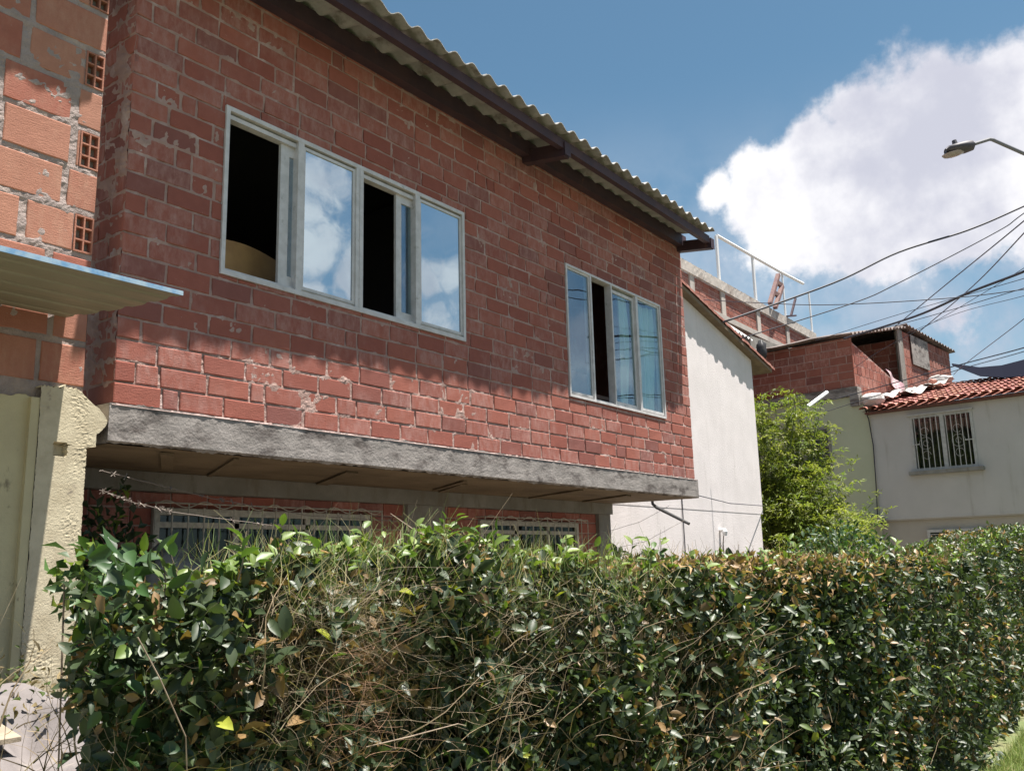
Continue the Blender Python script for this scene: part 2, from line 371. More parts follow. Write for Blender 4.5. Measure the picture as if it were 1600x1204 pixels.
mb.grid(slabside,60,8); mb.grid(lambda a,b:(X1+.04,-.02+1.5*a,2.29+.222*b),2,2)
mb.box(X0-.02,X1+.03,-.005,6.5,2.3,2.498)
mb.build('floor_slab',[MT['concrete'],simple('mortar_ledge',(.36,.28,.26),.95,(.27,.2,.185),8,.8,70,spec=.2)],house)
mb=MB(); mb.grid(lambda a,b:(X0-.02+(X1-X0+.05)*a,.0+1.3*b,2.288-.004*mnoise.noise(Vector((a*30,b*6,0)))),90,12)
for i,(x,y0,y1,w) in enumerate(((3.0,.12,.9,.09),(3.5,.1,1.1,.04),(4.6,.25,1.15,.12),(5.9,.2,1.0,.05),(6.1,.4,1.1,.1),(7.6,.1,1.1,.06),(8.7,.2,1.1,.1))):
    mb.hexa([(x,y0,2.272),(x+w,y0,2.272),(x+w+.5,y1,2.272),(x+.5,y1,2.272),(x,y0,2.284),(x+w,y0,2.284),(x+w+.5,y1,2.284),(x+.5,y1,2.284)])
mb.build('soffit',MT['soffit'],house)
# ground floor
GY=1.25; G1=(3.66,5.8,1.0,2.04); G2=(7.4,9.3,1.0,2.03)
mb=MB(); gf=lambda u,o,z:(u,GY-o,z)
bricks(mb,gf,X0,9.75,.02,2.15,.30,.1262,.012,holes=(G1,G2,(6.26,6.84,0,2.3)),seed=9,cut=.05)
mortar(mb,gf,X0,9.75,.0,2.15,.1262,holes=(G1,G2),seed=4,step=.04,off=-.006,amp=.004)
for r in subtract(subtract([(X0,9.75,0,2.15)],G1),G2): mb.box(r[0],r[1],GY+.02,GY+.14,r[2],r[3],2)
mb.box(X0,X1,6.4,6.5,0,2.28,2); mb.box(X0,X0+.12,GY+.15,6.4,0,2.28,2); mb.box(X1-.12,X1,GY+.15,6.4,0,2.28,2); mb.box(X0+.13,X1-.13,3.5,3.55,0,2.28,2)
mb.build('ground_floor_wall',[MT['brick'],MT['mortar'],MT['dark']],house)
mb=MB(); mb.box(X0+.02,X1,1.16,1.40,2.152,2.286); mb.box(6.28,6.82,1.205,1.4,0,2.15); mb.box(9.75,X1,1.2,1.45,0,2.15)
mb.build('concrete_frame',MT['concrete_l'],house)
# corrugated roof with steel
def eaveY(x): return -.615+.011*(x-2.6)
def roofz(y): return 5.50+(.17*(y+.62))
mb=MB()
XR0,XR1=2.66,9.93
xs=[XR1-.92*k for k in range(10)]
for k in range(8,-1,-1):
    a=max(XR0,XR1-.92*(k+1)-.06); b=XR1-.92*k; dz=.004*(k%2)+rnd.uniform(0,.006); dy=rnd.uniform(-.012,.012)
    corrug(mb,lambda u,v,h:(u,(eaveY(u)+dy)*(1-v)+3.2*v,roofz((eaveY(u)+dy)*(1-v)+3.2*v)+h+dz),a,b,5,pitch=.2146,amp=.027)
corrug(mb,lambda u,v,h:(u,3.15*(1-v)+6.9*v,roofz(3.2)+.0-(.17*3.7)*v+h+.01),XR0,XR1,3,pitch=.2146,amp=.027)
mb.build('corrugated_roof',MT['fibre'],house,smooth=True)
mb=MB()
mb.beam((XR0,-.045,5.505),(X1,-.045,5.505),.09,.14)
mb.build('wall_beam',MT['steel'],house)
mb=MB(); mb.beam((XR0,eaveY(2.66)+.115,5.427),(9.93,eaveY(9.93)+.115,5.427),.06,.09)
mb.build('eave_beam',MT['steel'],house)
for x in (2.75,6.66,9.98):
    mb=MB(); mb.beam((x,.05,5.45),(x,eaveY(x)+.08,5.375 if x<9 else 5.385),.09,.13); mb.box(x-.05,x+.05,eaveY(x)+.07,eaveY(x)+.076,5.32,5.45)
    mb.build('bracket',MT['steel'],house)
# ---- windows of the upper floor
def frame_rect(mb,x0,x1,y0,y1,z0,z1,w):
    mb.box(x0,x0+w,y0,y1,z0,z1); mb.box(x1-w,x1,y0,y1,z0,z1); mb.box(x0+w,x1-w,y0,y1,z0,z0+w); mb.box(x0+w,x1-w,y0,y1,z1-w,z1)
mb=MB(); x0,x1,z0,z1=W1
frame_rect(mb,x0,x1,-.014,.075,z0,z1,.03)
mb.box(x0+.03,x1-.03,.01,.07,z1-.075,z1-.045); mb.box(x0+.03,x1-.03,.01,.075,z0+.03,z0+.05)
for a,b in ((3.872,3.925),(4.43,4.505),(5.085,5.14)): mb.box(a,b,-.012,.072,z0+.03,z1-.03)
mb.box(4.4645,4.4705,-.016,-.0125,z0+.03,z1-.03)
w1=mb.build('window',MT['alu'],house,label='wide four-bay sliding window with two bays slid open')
def sash(par,x0,x1,y,z0,z1,w,glass,r=True):
    m=MB(); frame_rect(m,x0,x1,y-.012,y+.012,z0,z1,w); m.build('sash',MT['alu'],par)
    m=MB(); m.box(x0+w*.7,x1-w*.7,y-.003,y+.003,z0+w*.7,z1-w*.7); m.build('pane',glass,par)
sash(w1,3.925,4.43,.012,z0+.05,z1-.045,.022,MT['glass']); sash(w1,3.755,4.3,.046,z0+.052,z1-.076,.075,MT['glass'])
sash(w1,5.14,5.675,.012,z0+.05,z1-.045,.022,MT['glass']); sash(w1,4.905,5.45,.046,z0+.052,z1-.076,.06,MT['glass_d'])
mb=MB(); x0,x1,z0,z1=W2
frame_rect(mb,x0,x1,-.014,.075,z0,z1,.024); mb.box(x0+.024,x1-.024,.012,.07,z0+.024,z0+.04)
for a,b in ((7.765,7.795),(8.195,8.22),(8.745,8.79)): mb.box(a,b,-.012,.07,z0+.024,z1-.024)
w2=mb.build('window',MT['alu'],house,label='four-bay sliding window with narrow dark opening and tinted panes')
sash(w2,7.33,7.765,.012,z0+.04,z1-.024,.02,MT['glass_d']); sash(w2,8.22,8.745,.03,z0+.04,z1-.05,.035,MT['glass_d']); sash(w2,8.79,9.326,.012,z0+.04,z1-.024,.025,MT['glass_d'])
# things seen through the windows
mb=MB()
def hb(a,b):
    x=3.2+.95*a; top=3.70+.13*math.sin(min(1,a*1.05+.08)*math.pi*.75); return x,3.0+(top-3.0)*b
mb.grid(lambda a,b:(hb(a,b)[0],.30+.1*a,hb(a,b)[1]),16,3); mb.grid(lambda a,b:(hb(a,b)[0],.34+.1*a,hb(a,b)[1]),16,3); mb.grid(lambda a,b:(hb(a,1)[0],.30+.1*a+.04*b,hb(a,1)[1]),16,1)
mb.box(3.22,3.28,.31,.35,2.52,3.0); mb.box(3.85,3.9,.4,.44,2.52,3.0)
tag(mb.build('headboard',MT['wood']),'curved tan wooden headboard standing inside the far left open window bay','headboard')
mb=MB(); mb.box(4.55,4.66,.2,.5,2.52,3.58); mb.box(4.54,4.67,.19,.51,3.58,3.595); tag(mb.build('wooden_cabinet',MT['wood']),'small tan wooden cabinet corner behind the middle open window bay','cabinet')
mb=MB()
def curt(x0,x1,y,z0,z1,am,fr,nm,lab):
    m=MB(); m.grid(lambda a,b:(x0+(x1-x0)*a+.05*(1-b)*math.sin(5*a+3*b)+.03*math.sin(3*b),y+am*math.sin(a*fr)+.02*math.sin(b*5+a*7),z0+(z1-z0)*b),60,14)
    o=m.build(nm,MT['curtain'],smooth=True); tag(o,lab,'curtain'); return o
curt(8.93,9.33,.115,2.9,4.5,.03,26,'curtain','pale green curtain gathered behind the rightmost pane of the right window')
curt(8.52,8.70,.115,2.9,4.5,.025,16,'curtain','narrow strip of pale green curtain behind the third pane of the right window')
mb=MB(); mb.box(7.5,8.6,.25,.75,2.52,3.3); mb.box(7.45,8.65,.22,.8,3.3,3.34); mb.box(7.75,8.2,.3,.7,3.34,3.56)
tag(mb.build('dresser',MT['rust']),'dark dresser inside the narrow opening of the right window','dresser')
# ---- ground floor windows with grilles
def gwin(x0,x1,zt,lab,nb):
    m=MB(); frame_rect(m,x0,x1,GY-.03,GY+.05,1.0,zt,.05)
    for k in (1,2): m.box(x0+(x1-x0)*k/3-.025,x0+(x1-x0)*k/3+.025,GY-.02,GY+.045,1.05,zt-.05)
    m.box(x0+.05,x1-.05,GY-.02,GY+.045,zt-.14,zt-.10)
    w=m.build('window',MT['grille'],house,label=lab)
    m=MB(); m.box(x0+.04,x1-.04,GY+.0,GY+.006,1.04,zt-.04); m.build('pane',MT['glass_f'],w)
    m=MB(); y=GY-.13
    for k in range(nb+1):
        x=x0-.05+(x1-x0+.1)*k/nb
        if k%2 and k<nb*.9:
            P=[(x,y,1.0+i*.02) for i in range(int((zt+.03-1.0)/.02))]; m.tube(P,[.006+.0025*math.sin(i*1.6) for i in range(len(P))],5)
        else: m.tube([(x,y,1.0),(x,y,zt+.03)],.006,5)
    for z in (1.05,1.5,zt+.03): m.tube([(x0-.05,y,z),(x1+.05,y,z)],.006,5)
    m.tube([(x0-.05+(x1-x0+.1)*k/120,y-.012,zt+.022+.022*math.sin(k/120*math.pi*2*nb/2.4)) for k in range(121)],.004,4)
    for x in (x0-.05,x1+.05): m.tube([(x,y,zt+.03),(x,GY,zt+.03)],.006,5)
    m.build('grille',MT['grille'],w)
gwin(*G1[:2],2.04,'ground floor window under the overhang with white twisted grille',17)
gwin(*G2[:2],2.03,'smaller grilled ground floor window right of the concrete pier',14)
# ------------------------------------------------------------------ left neighbour
NX=2.462; NY=.03
nb=thing('brick_house',(0,NY,0),'large-block orange brick house with cream plaster base at the left edge','house')
mb=MB(); nf=lambda u,o,z:(u,NY-o,z)
HC=.2495; z0=2.575
hl=[]; zz=z0
holes=[]
k=0
while z0+k*HC<5.7:
    if k%2==1 and k>1: holes.append((NX-.115,NX,z0+k*HC,z0+(k+1)*HC))
    k+=1
bricks(mb,nf,-2.5,NX,z0,5.85,.36,HC,.034,holes=holes,seed=21,cut=.04)
mortar(mb,nf,-2.5,NX,z0-.12,5.85,HC,seed=8.1,holes=[(h[0]+.006,h[1],h[2]+.02,h[3]-.02) for h in holes],step=.017,off=-.003,amp=.009,zoff=z0,cover=.008)
mb.grid(lambda a,b:(NX,NY+.25*a,2.4+3.4*b),2,20,1)
mb.box(-2.5,NX-.005,NY+.04,NY+.25,0,5.85,2)
for (a,b,c,d) in holes:          # hollow block ends with six cells
    c+=.018; d-=.018; a+=.004; b-=.002; w=.009
    fx=[a,a+w,(a+b)/2-w/2,(a+b)/2+w/2,b-w,b]; fz=[c,c+w,c+(d-c)/3-w/2,c+(d-c)/3+w/2,c+2*(d-c)/3-w/2,c+2*(d-c)/3+w/2,d-w,d]
    for i in (0,2,4): mb.box(fx[i],fx[i+1],NY-.003,NY+.06,c,d,0,(.3,.3,.2))
    for i in (0,2,4,6):
        for q in (1,3): mb.box(fx[q]+.0005,fx[q+1]-.0005,NY-.0025,NY+.06,fz[i],fz[i+1],0,(.3,.3,.2))
    mb.box(a,b,NY+.06,NY+.07,c,d,3)  # black panel closing the cells, paints in the shade of their depth
mb.build('block_wall',[MT['brick_n'],MT['mortar_n'],MT['concrete_l'],MT['black']],nb)
mb=MB()
def plz(x): return 2.50+.025*mnoise.noise(Vector((x*9,0,0)))+.012*mnoise.noise(Vector((x*30,0,2)))
mb.grid(lambda a,b:(-2.5+4.7*a,NY-.02-.004*mnoise.noise(Vector((a*20,b*10,3))),plz(-2.5+4.7*a)*b),300,30)
mb.grid(lambda a,b:(-2.5+4.7*a,NY-.02+.03*b,plz(-2.5+4.7*a)),300,1)
mb.box(2.17,2.215,NY-.05,NY+.02,0,2.49)
mb.build('plaster_base',MT['plaster'],nb)
mb=MB()
def pil(a,b):
    z=2.56*b; xr=2.475+(.0 if z<2.26 else .05 if z<2.33 else .035)
    if z>2.33: xr=2.505+.075*math.exp(-((z-2.40)/.07)**2)-.09*max(0,(z-2.47)/.09)
    xl=2.215; x=xl+(xr-xl)*a
    q=.5*mnoise.noise(Vector((x*12,z*14,5)))+.8*mnoise.noise(Vector((x*50,z*80,6)))+.9*mnoise.noise(Vector((x*110,z*150,6)))
    amp=(.0006+.010*max(0,mnoise.noise(Vector((x*5,z*3.5,1)))-.02))
    hole=.05 if (abs(z-2.23)<.035 and 2.30<x<2.37) else 0
    return (x+(.006*q if 0<a<1 else .004*q),NY-.055-amp*q+hole,z+(.02*q if b==1 else 0))
mb.grid(pil,46,300)
mb.grid(lambda a,b:(pil(1,b)[0],pil(1,b)[1]+.2*a,pil(1,b)[2]),3,300); mb.grid(lambda a,b:(pil(a,1)[0],pil(a,1)[1]+.1*b,pil(a,1)[2]),46,2)
mb.build('pilaster',MT['rough'],nb,smooth=False)
mb=MB(); 
corrug(mb,lambda u,v,h:(u,-.335*(1-v)+3*v,5.76+.17*3.3*v+h),-2.5,2.55,4,pitch=.2146,amp=.027); mb.build('corrugated_roof',MT['fibre'],nb,smooth=True)
# awning
aw=thing('awning',(1.5,NY,2.95),'cream ribbed metal awning with blue top edge below hollow brick wall','awning')
mb=MB(); prof=[]
for i in range(0,97):
    v=i/96; r=(v*5)%1; h=.009*(1 if .35<r<.65 else max(0,1-abs(r-.5)/.26) if abs(r-.5)<.26 else 0); prof.append((v,h))
def awp(a,v,h,o=0):
    xe=2.34+.03*math.sin(v*math.pi)+.10*v; return (-1.2+(xe+1.2)*a, NY-.0-.93*v, 2.955-.05*v+h+o+.012*a*a*v)
for o in (.0,.0025):
    b0=mb.V(*[awp(a,v,h,o) for (v,h) in prof for a in (0,.5,1)])
    for i in range(96):
        for j in range(2): q=b0+i*3+j; mb.face((q,q+1,q+4,q+3),0)
mb.build('sheet',MT['awn'],aw)
mb=MB(); p=awp(0,1,0); q=awp(1,1,0); mb.beam((p[0],p[1]-.004,p[2]+.008),(q[0],q[1]-.004,q[2]+.008),.006,.022); mb.box(p[0],q[0]-.01,q[1],q[1]+.05,q[2]+.019,q[2]+.021)
mb.build('edge_trim',MT['awn_blue'],aw)
# ------------------------------------------------------------------ white house beyond
WY=1.27
wh=thing('white_house',(10.2,WY,0),'white stucco house wall with sloping tiled verge beyond the brick house','house')
def rz(x): return 5.76-.2185*(x-12.72)
mb=MB()
A=10.14
mb.hexa([(A,WY,2.3),(15.43,WY,2.3),(15.43,7,2.3),(A,7,2.3),(A,WY,rz(A)-.09),(15.43,WY,rz(15.43)-.09),(15.43,7,rz(15.43)-.09),(A,7,rz(A)-.09)])
mb.box(A,15.33,WY+.004,7,0,2.3)
mb.build('stucco_wall',MT['white_wall'],wh)
mb=MB(); n=34
def vr(a,b):
    x=9.6+(16.18-9.6)*a; return (x,WY-.16+.012*mnoise.noise(Vector((x*6,0,0)))+.012*((x/.33)%1>.5)+ (6.1)*b, rz(x)+.02+.012*((x/.33)%1)+.006*mnoise.noise(Vector((x*9,1,0))))
mb.grid(vr,220,1); mb.grid(lambda a,b:tuple(np.array(vr(a,0))-np.array((0,0,.045*b))),220,1)
mb.build('tile_roof',MT['tile'],wh)
mb=MB(); mb.hexa([(9.6,WY-.13,rz(9.6)-.09),(16.1,WY-.13,rz(16.1)-.09),(16.1,7.1,rz(16.1)-.09),(9.6,7.1,rz(9.6)-.09),(9.6,WY-.13,rz(9.6)-.03),(16.1,WY-.13,rz(16.1)-.03),(16.1,7.1,rz(16.1)-.03),(9.6,7.1,rz(9.6)-.03)])
mb.build('roof_deck',simple('brown_roof_deck',(.2,.15,.1),.9,(.14,.1,.07),6),wh)
# small things on the white wall
t=thing('wall_lamp',(13.55,WY,1.95),'small white bulb holder with dangling wire on the white wall','lamp')
mb=MB(); mb.tube([(13.55,WY,2.0),(13.55,WY-.06,2.0)],.03,10); mb.tube([(13.55,WY-.06,2.02),(13.55,WY-.08,1.97),(13.55,WY-.08,1.91)],[.03,.045,.03],10); mb.build('bulb_holder',MT['white_pipe'],t)
mb=MB(); mb.tube([(13.55,WY-.06,1.93),(13.57,WY-.03,1.8),(13.6,WY-.02,1.6)],.008,5); mb.build('wire',MT['barb'],t)
mb=MB(); mb.tube([(12.24,WY-.01,2.5),(12.24,WY-.012,2.0),(12.25,WY-.01,1.2)],.008,5); tag(mb.build('cable',MT['wire']),'thin dark vertical cable running down the white stucco wall','cable')
mb=MB(); a=onY(1020,787,1.0); b=onY(1077,818,.5); mb.tube([(a[0]-.02,a[1],a[2]+.1),a,(a[0]+.05,.98,a[2]-.04),b],[.02,.02,.024,.02],7)
tag(mb.build('metal_rod',MT['black']),'dark bent rod sticking out beneath the right end of the concrete slab','rod')
mb=MB(); mb.tube([(10.05,-.02,2.32),onY(1140,786,.6),onY(1194,790,WY-.01)],.006,5); tag(mb.build('cord',MT['wire']),'thin cord from the slab end to the white wall corner','cord')
# barbed / loose wires below slab
def wirez(name,P,r,lab,cat='wire',mat='barb',grp=None,kn=0):
    m=MB(); P=[np.array(p,float) for p in P]; Q=[]
    for i in range(len(P)-1):
        for k in range(10): Q.append(P[i]*(1-k/10)+P[i+1]*k/10+np.array([0,0,rnd.uniform(-1,1)*r*.8]))
    Q.append(P[-1]); m.tube(Q,r,5)
    for j in range(kn):
        q=Q[rnd.randrange(len(Q))]; 
        for e in range(3):
            d=nrm(np.array([rnd.uniform(-1,1) for _ in range(3)]))*.022; m.tube([q-d,q+d],r*.8,4)
    o=m.build(name,MT[mat]); tag(o,lab,cat,grp); return o
wirez('barbed_wire',[onY(158,735,.0),onY(330,778,.15),onY(480,805,.2),onY(640,815,.2)],.0024,'barbed wire strand hanging lower left under the concrete slab',kn=14)
wirez('barbed_wire',[onY(155,765,-.1),onY(210,785,-.05),onY(270,800,0),onY(420,820,0)],.0024,'barbed wire strand with tangled knot in front of the grilled window',kn=18)
wirez('hanging_wire',[onY(900,845,.3),onY(1000,815,.3),onY(1045,790,.3)],.0024,'thin wire slanting across the white wall below the slab end')
wirez('hanging_wire',[onY(900,870,.2),onY(1010,845,.3),onY(1070,812,.4)],.0024,'lowest thin wire rising towards the dark bent rod')
# ------------------------------------------------------------------ end-of-street houses
hd=math.radians(36.43+47.4); w_=np.array([math.cos(hd),math.sin(hd),0]); n_=np.array([w_[1],-w_[0],0]); O_=np.array([22.33,1.08,0])
def FX(s,d,z): p=O_-w_*s+n_*d; return (p[0],p[1],z)
cr=thing('cream_house',FX(0,0,0),'cream rendered two-storey house with red clay tile roof at street end','house')
UW=(.90,2.27,3.40,4.68); LW=(1.02,2.32,1.5,2.06)
mb=MB(FX)
for r in subtract([(0.0,6.5,2.35,4.93)],UW): mb.box(r[0],r[1],0,.15,r[2],r[3])
for r in subtract([(-.0,6.5,0,2.35)],LW): mb.box(r[0],r[1],.07,.2,r[2],r[3],1)
mb.box(0,.15,.2,7,0,4.9); mb.box(6.35,6.5,.2,7,0,4.9); mb.box(.2,6.3,2,2.1,0,4.9,2)
mb.box(0.0,6.5,-.008,0,2.33,2.37); mb.box(.0,6.5,0,.21,2.3,2.349,1)
mb.build('wall',[MT['cream_wall'],simple('beige_render',(.38,.35,.305),.85,(.34,.31,.27),1.5,.3,30),MT['dark']],cr)
# tile roof
mb=MB(FX); sl=math.atan2(.95,3.9); rows=13; pit=.225; ze=4.90
for i in range(rows):
    for j in range(30):
        s=-.02+j*pit+rnd.uniform(-.008,.008); d0=-.36+i*.34; d1=d0+.40; c=rnd.uniform(.75,1.2); tt=(c,c*rnd.uniform(.9,1.05),c*rnd.uniform(.9,1.05))
        if d0+s*.0>4.1: continue
        def P(a,b,r0=.075,r1=.062):
            r=r0+(r1-r0)*b; an=math.pi*a; d=d0+(d1-d0)*b
            return (s-r*math.cos(an)*1.35, d, ze+(d+.36)*math.tan(sl)*1.0+r*math.sin(an)*.85+.028*(1-b)+.012)
        mb.grid(lambda a,b:P(a,b),6,1,0,tt); mb.grid(lambda a,b:tuple(np.array(P(a,0))-np.array((0,0,.014*b*math.sin(math.pi*a)))),6,1,0,(c*.7,c*.7,c*.7))
mb.grid(lambda a,b:(-.1+6.8*a,-.24+4.2*b,ze-.004+4.3*b*math.tan(sl)),6,4,0,(.6,.55,.5))
mb.box(-.05,6.6,-.2,.0,ze-.06,ze-.02,0,(.35,.35,.35))
mb.build('tile_roof',MT['tile'],cr)
# upper window
def farwin(par,UW,bars,lab,two=True):
    s0,s1,a0,a1=UW; m=MB(FX); 
    frame_rect(m,s0,s1,-.02,.08,a0,a1,.06); mid=(s0+s1)/2-.02; m.box(mid,mid+.09,-.018,.075,a0+.06,a1-.06)
    w=m.build('window',MT['alu_far'],par,label=lab)
    m=MB(FX); m.box(s0+.05,s1-.05,.04,.046,a0+.05,a1-.05); m.build('pane',MT['glass_f'],w)
    return w,mid
w,mid=farwin(cr,UW,8,'upper window with white bars and scrolled grille')
mb=MB(FX); s0,s1,a0,a1=UW
for k in range(5):
    for a,b in ((s0+.06,mid),(mid+.09,s1-.06)):
        s=a+(b-a)*(k+.5)/5; 
        if k in (0,1,2,3,4): mb.box(s-.008,s+.008,-.075,-.06,a0+.02,a1-.02)
for c,z in ((s0+.33,a0+.62),(s1-.33,a0+.62)):
    for r,dz in ((.14,.0),(.09,.27),(.09,-.27),(.06,.0)):
        P=[(c+r*math.cos(t*math.pi/8),-.066,z+dz+r*math.sin(t*math.pi/8)) for t in range(15)]
        m2=[np.array(FX(*p)) for p in P]; sv=mb.xf; mb.xf=None; mb.tube(m2,.0045,4); mb.xf=sv
mb.box(s0,s0+.2,-.075,-.055,a0+.6,a0+.62); mb.box(s1-.2,s1,-.075,-.055,a0+.6,a0+.62)
mb.box(s0-.03,s1+.03,-.08,-.02,a1,a1+.03); mb.build('grille',MT['alu_far'],w)
mb=MB(FX); mb.box(s0-.1,s1+.12,-.14,.0,a0-.09,a0-.005); mb.build('sill',MT['concrete_l'],w)
mb=MB(FX)
mb.grid(lambda a,b:(s0+.1+1.1*a,.2+.03*math.sin(a*40),a0+.05+1.1*b),60,3); mb.build('lace_curtain',simple('patterned_net_curtain',(.3,.27,.24),.9,(.12,.16,.1),14),w)
w,mid=farwin(cr,LW,6,'low horizontal louvre window just above the hedge')
mb=MB(FX)
for z in (1.62,1.74,1.86,1.95): mb.box(LW[0]+.06,mid,.0,.05,z,z+.015)
for z in np.arange(1.56,2.0,.05): mb.box(mid+.09,LW[1]-.06,.0,.05,z,z+.02)
mb.build('louvre',MT['alu_far'],w)
# pipe and corner post
mb=MB(); mb.tube([onF for onF in [FX(-.12,-.03,5.2),FX(-.02,-.05,4.7),FX(.02,-.04,4.1),FX(-.0,-.05,3.3),FX(-.05,-.04,2.4)]],.013,5); tag(mb.build('cable',MT['wire']),'dark loose cable hanging down the seam of the cream and pale green houses','cable')
mb=MB(FX); mb.box(-.32,.12,-.35,.0,2.22,2.4); mb.box(-.28,-.18,-.3,-.2,0,2.22,1)
tag(mb.build('corner_canopy',[MT['concrete'],MT['concrete_l']]),'small stained concrete canopy on a thin post at the cream house corner','canopy')
# pale green building with brick hut on top
gr=thing('green_house',FX(-1.5,0,0),'pale green rendered building carrying a bare brick rooftop room','house')
GW=(-1.75,-1.03,3.6,4.68)
mb=MB(FX)
for r in subtract([(-3.15,-.004,0,5.35)],GW): mb.box(r[0],r[1],0.02,.15,r[2],r[3])
mb.box(-3.15,-3.0,.15,8,0,5.35); mb.box(-3.0,-.1,7.8,8,0,5.35); mb.box(-2.95,-.15,2,2.1,0,5.3,1); mb.box(-3.15,-.2,.16,8,5.3,5.36)
mb.build('wall',[MT['green_wall'],MT['dark']],gr)
m=MB(FX); frame_rect(m,GW[0],GW[1],-.0,.08,GW[2],GW[3],.06); 
for k in range(8): m.box(GW[0]+.06,GW[1]-.06,.02,.04,GW[3]-.1-k*.1,GW[3]-.085-k*.1)
ww=m.build('window',MT['concrete_l'],gr,label='dim louvred window half hidden by the bamboo'); m=MB(FX); m.box(GW[0]+.05,GW[1]-.05,.05,.055,GW[2]+.05,GW[3]-.05); m.build('pane',MT['glass_f'],ww)
mb=MB(FX); mb.box(-3.15,-.22,-.06,.2,5.36,5.58); mb.box(-.42,-.2,-.07,.25,5.1,5.36); mb.build('roof_beam',MT['concrete'],gr)
hs=-.28
mb=MB()
def f1(u,o,z): return FX(u,-o+.0,z)
def ht(u): return 6.83
bricks(mb,f1,-3.15,hs,5.585,6.83,.40,.2,.02,seed=31,cut=.06); mortar(mb,f1,-3.15,hs,5.58,6.83,.2,seed=3,step=.07,off=-.006,amp=.006,zoff=5.585)
def f2(u,o,z): return FX(hs+o,u,z)
def lowt(u): return 6.72-.235*u if u<3.4 else 7.62
bricks(mb,f2,.0,7.7,5.4,7.75,.24,.25,.02,seed=33,cut=.1,top=lambda u:(lowt(u))); 
mortar(mb,f2,.0,3.38,5.38,6.8,.25,seed=5,step=.07,off=-.006,amp=.006,top=lambda u:lowt(min(u,3.38)),zoff=5.4); mortar(mb,f2,3.42,7.7,5.38,7.62,.25,seed=6,step=.07,off=-.006,amp=.006,zoff=5.4)
def f3(u,o,z): return FX(u,3.6-o,z)
bricks(mb,f3,-2.95,hs-.05,5.4,7.4,.40,.2,.02,seed=35,cut=.1); mortar(mb,f3,-2.95,hs-.05,5.4,7.4,.2,seed=7,step=.1,off=-.006,amp=.005,zoff=5.4)
mb.xf=FX; mb.box(-3.15,-3.0,0.05,7.7,5.4,7.4,2); mb.box(-3.0,hs-.05,7.6,7.7,5.4,7.6,2); mb.box(hs-.13,hs-.03,3.45,7.6,5.4,7.6,2)
mb.build('rooftop_brick_wall',[MT['brick_far'],MT['mortar'],MT['concrete_l']],gr)
mb=MB(FX); mb.box(hs-.02,hs+.03,3.25,3.6,5.4,7.62)
mb.build('concrete_column',MT['concrete_l'],gr)
mb=MB()
def hr(u,v,h):  # u = s, v along d
    d=-.3+4.2*v; return FX(u,d,6.90+.235*(d)+h)
def hr2(u,v,h):
    s=-3.25+(hs+.12+3.25)*v; return FX(s,u,6.93+.22*u+h+.02*math.sin(s*9))
corrug(mb,lambda u,v,h:hr2(u,v,h),-.3,3.75,6,pitch=.25,amp=.035,seg=6,th=.012)
corrug(mb,lambda u,v,h:FX(-3.25+(hs+.14+3.25)*v,u,7.78-.03*(u-3.7)+h+.02*math.sin(v*20)),3.7,7.9,6,pitch=.25,amp=.03,seg=6,th=.012)
mb.build('corrugated_roof',MT['oldsheet'],gr,smooth=True)
mb=MB(FX); mb.box(hs+.035,hs+.05,4.2,5.6,6.75,7.6); mb.build('grey_patch',MT['concrete'],gr)
# white pipe, sheets, sacks, cloth, net
mb=MB(); mb.tube([atd(1262,635,19.2),atd(1292,613,19.9)],.045,8); tag(mb.build('drain_pipe',MT['white_pipe']),'short white drain pipe jutting from the base of the rooftop brick room','pipe')
def rf(d): return ze+(d+.36)*math.tan(sl)
for i,(s,d,l,wd_,tl,lab) in enumerate(((.15,.9,1.3,.7,.12,'crumpled white metal sheet nearest the brick corner on tile roof'),(.55,1.7,1.5,.7,.05,'bent white metal sheet lying middle of the tile roof edge'),(.75,2.7,1.2,.75,.1,'white metal sheet furthest up the tile roof below the cloth'))):
    m=MB(FX); m.grid(lambda a,b:(s-.45+wd_*a,d-l/2+l*b,rf(d-l/2+l*b)+.13+tl*a+.06*math.sin(b*7+a*3)+.03*math.sin(a*11+i)),10,10)
    m.grid(lambda a,b:(s-.45+wd_*a,d-l/2+l*b,rf(d-l/2+l*b)+.125+tl*a+.06*math.sin(b*7+a*3)+.03*math.sin(a*11+i)),10,10)
    tag(m.build('metal_sheet',MT['sheet'],smooth=True),lab,'sheet','loose metal sheets on the clay tile roof')
def blob(name,c,r,mat,lab,cat,seed=0,n=14,grp=None):
    m=MB(); 
    def g(a,b):
        th=a*2*math.pi; ph=b*math.pi; v=np.array([math.cos(th)*math.sin(ph),math.sin(th)*math.sin(ph),math.cos(ph)])
        k=1+.28*mnoise.noise(Vector(v*2+np.array([seed,0,0])))+.12*mnoise.noise(Vector(v*6+np.array([seed,0,0])))
        if 0<b<1: pass
        return tuple(np.array(c)+v*np.array(r)*k)
    m.grid(g,n*2,n); return tag(m.build(name,mat,smooth=True),lab,cat,grp)
blob('sack',FX(.12,-.05,5.2),(.2,.27,.15),MT['sheet'],'bulging white sack slumped at the tile roof corner','sack',3)
blob('plastic_bag',FX(.75,3.1,6.0),(.13,.3,.12),MT['sheet'],'small white plastic bag on the tile roof by the brick wall','bag',9)
blob('broken_tile',FX(.75,2.5,5.88),(.08,.1,.06),MT['tile'],'reddish broken tile lump beside the small white bag','rubble',5)
mb=MB(FX)
mb.grid(lambda a,b:(hs+.05+.04*math.sin(a*9+b*4)+.05*b,2.0+1.25*a+.25*b,lowt(2.0+1.25*a)+.05-b*(.35+.3*a)),24,10)
tag(mb.build('hanging_cloth',MT['cloth'],smooth=True),'pale pink and dark laundry draped over the low rooftop brick wall','laundry')
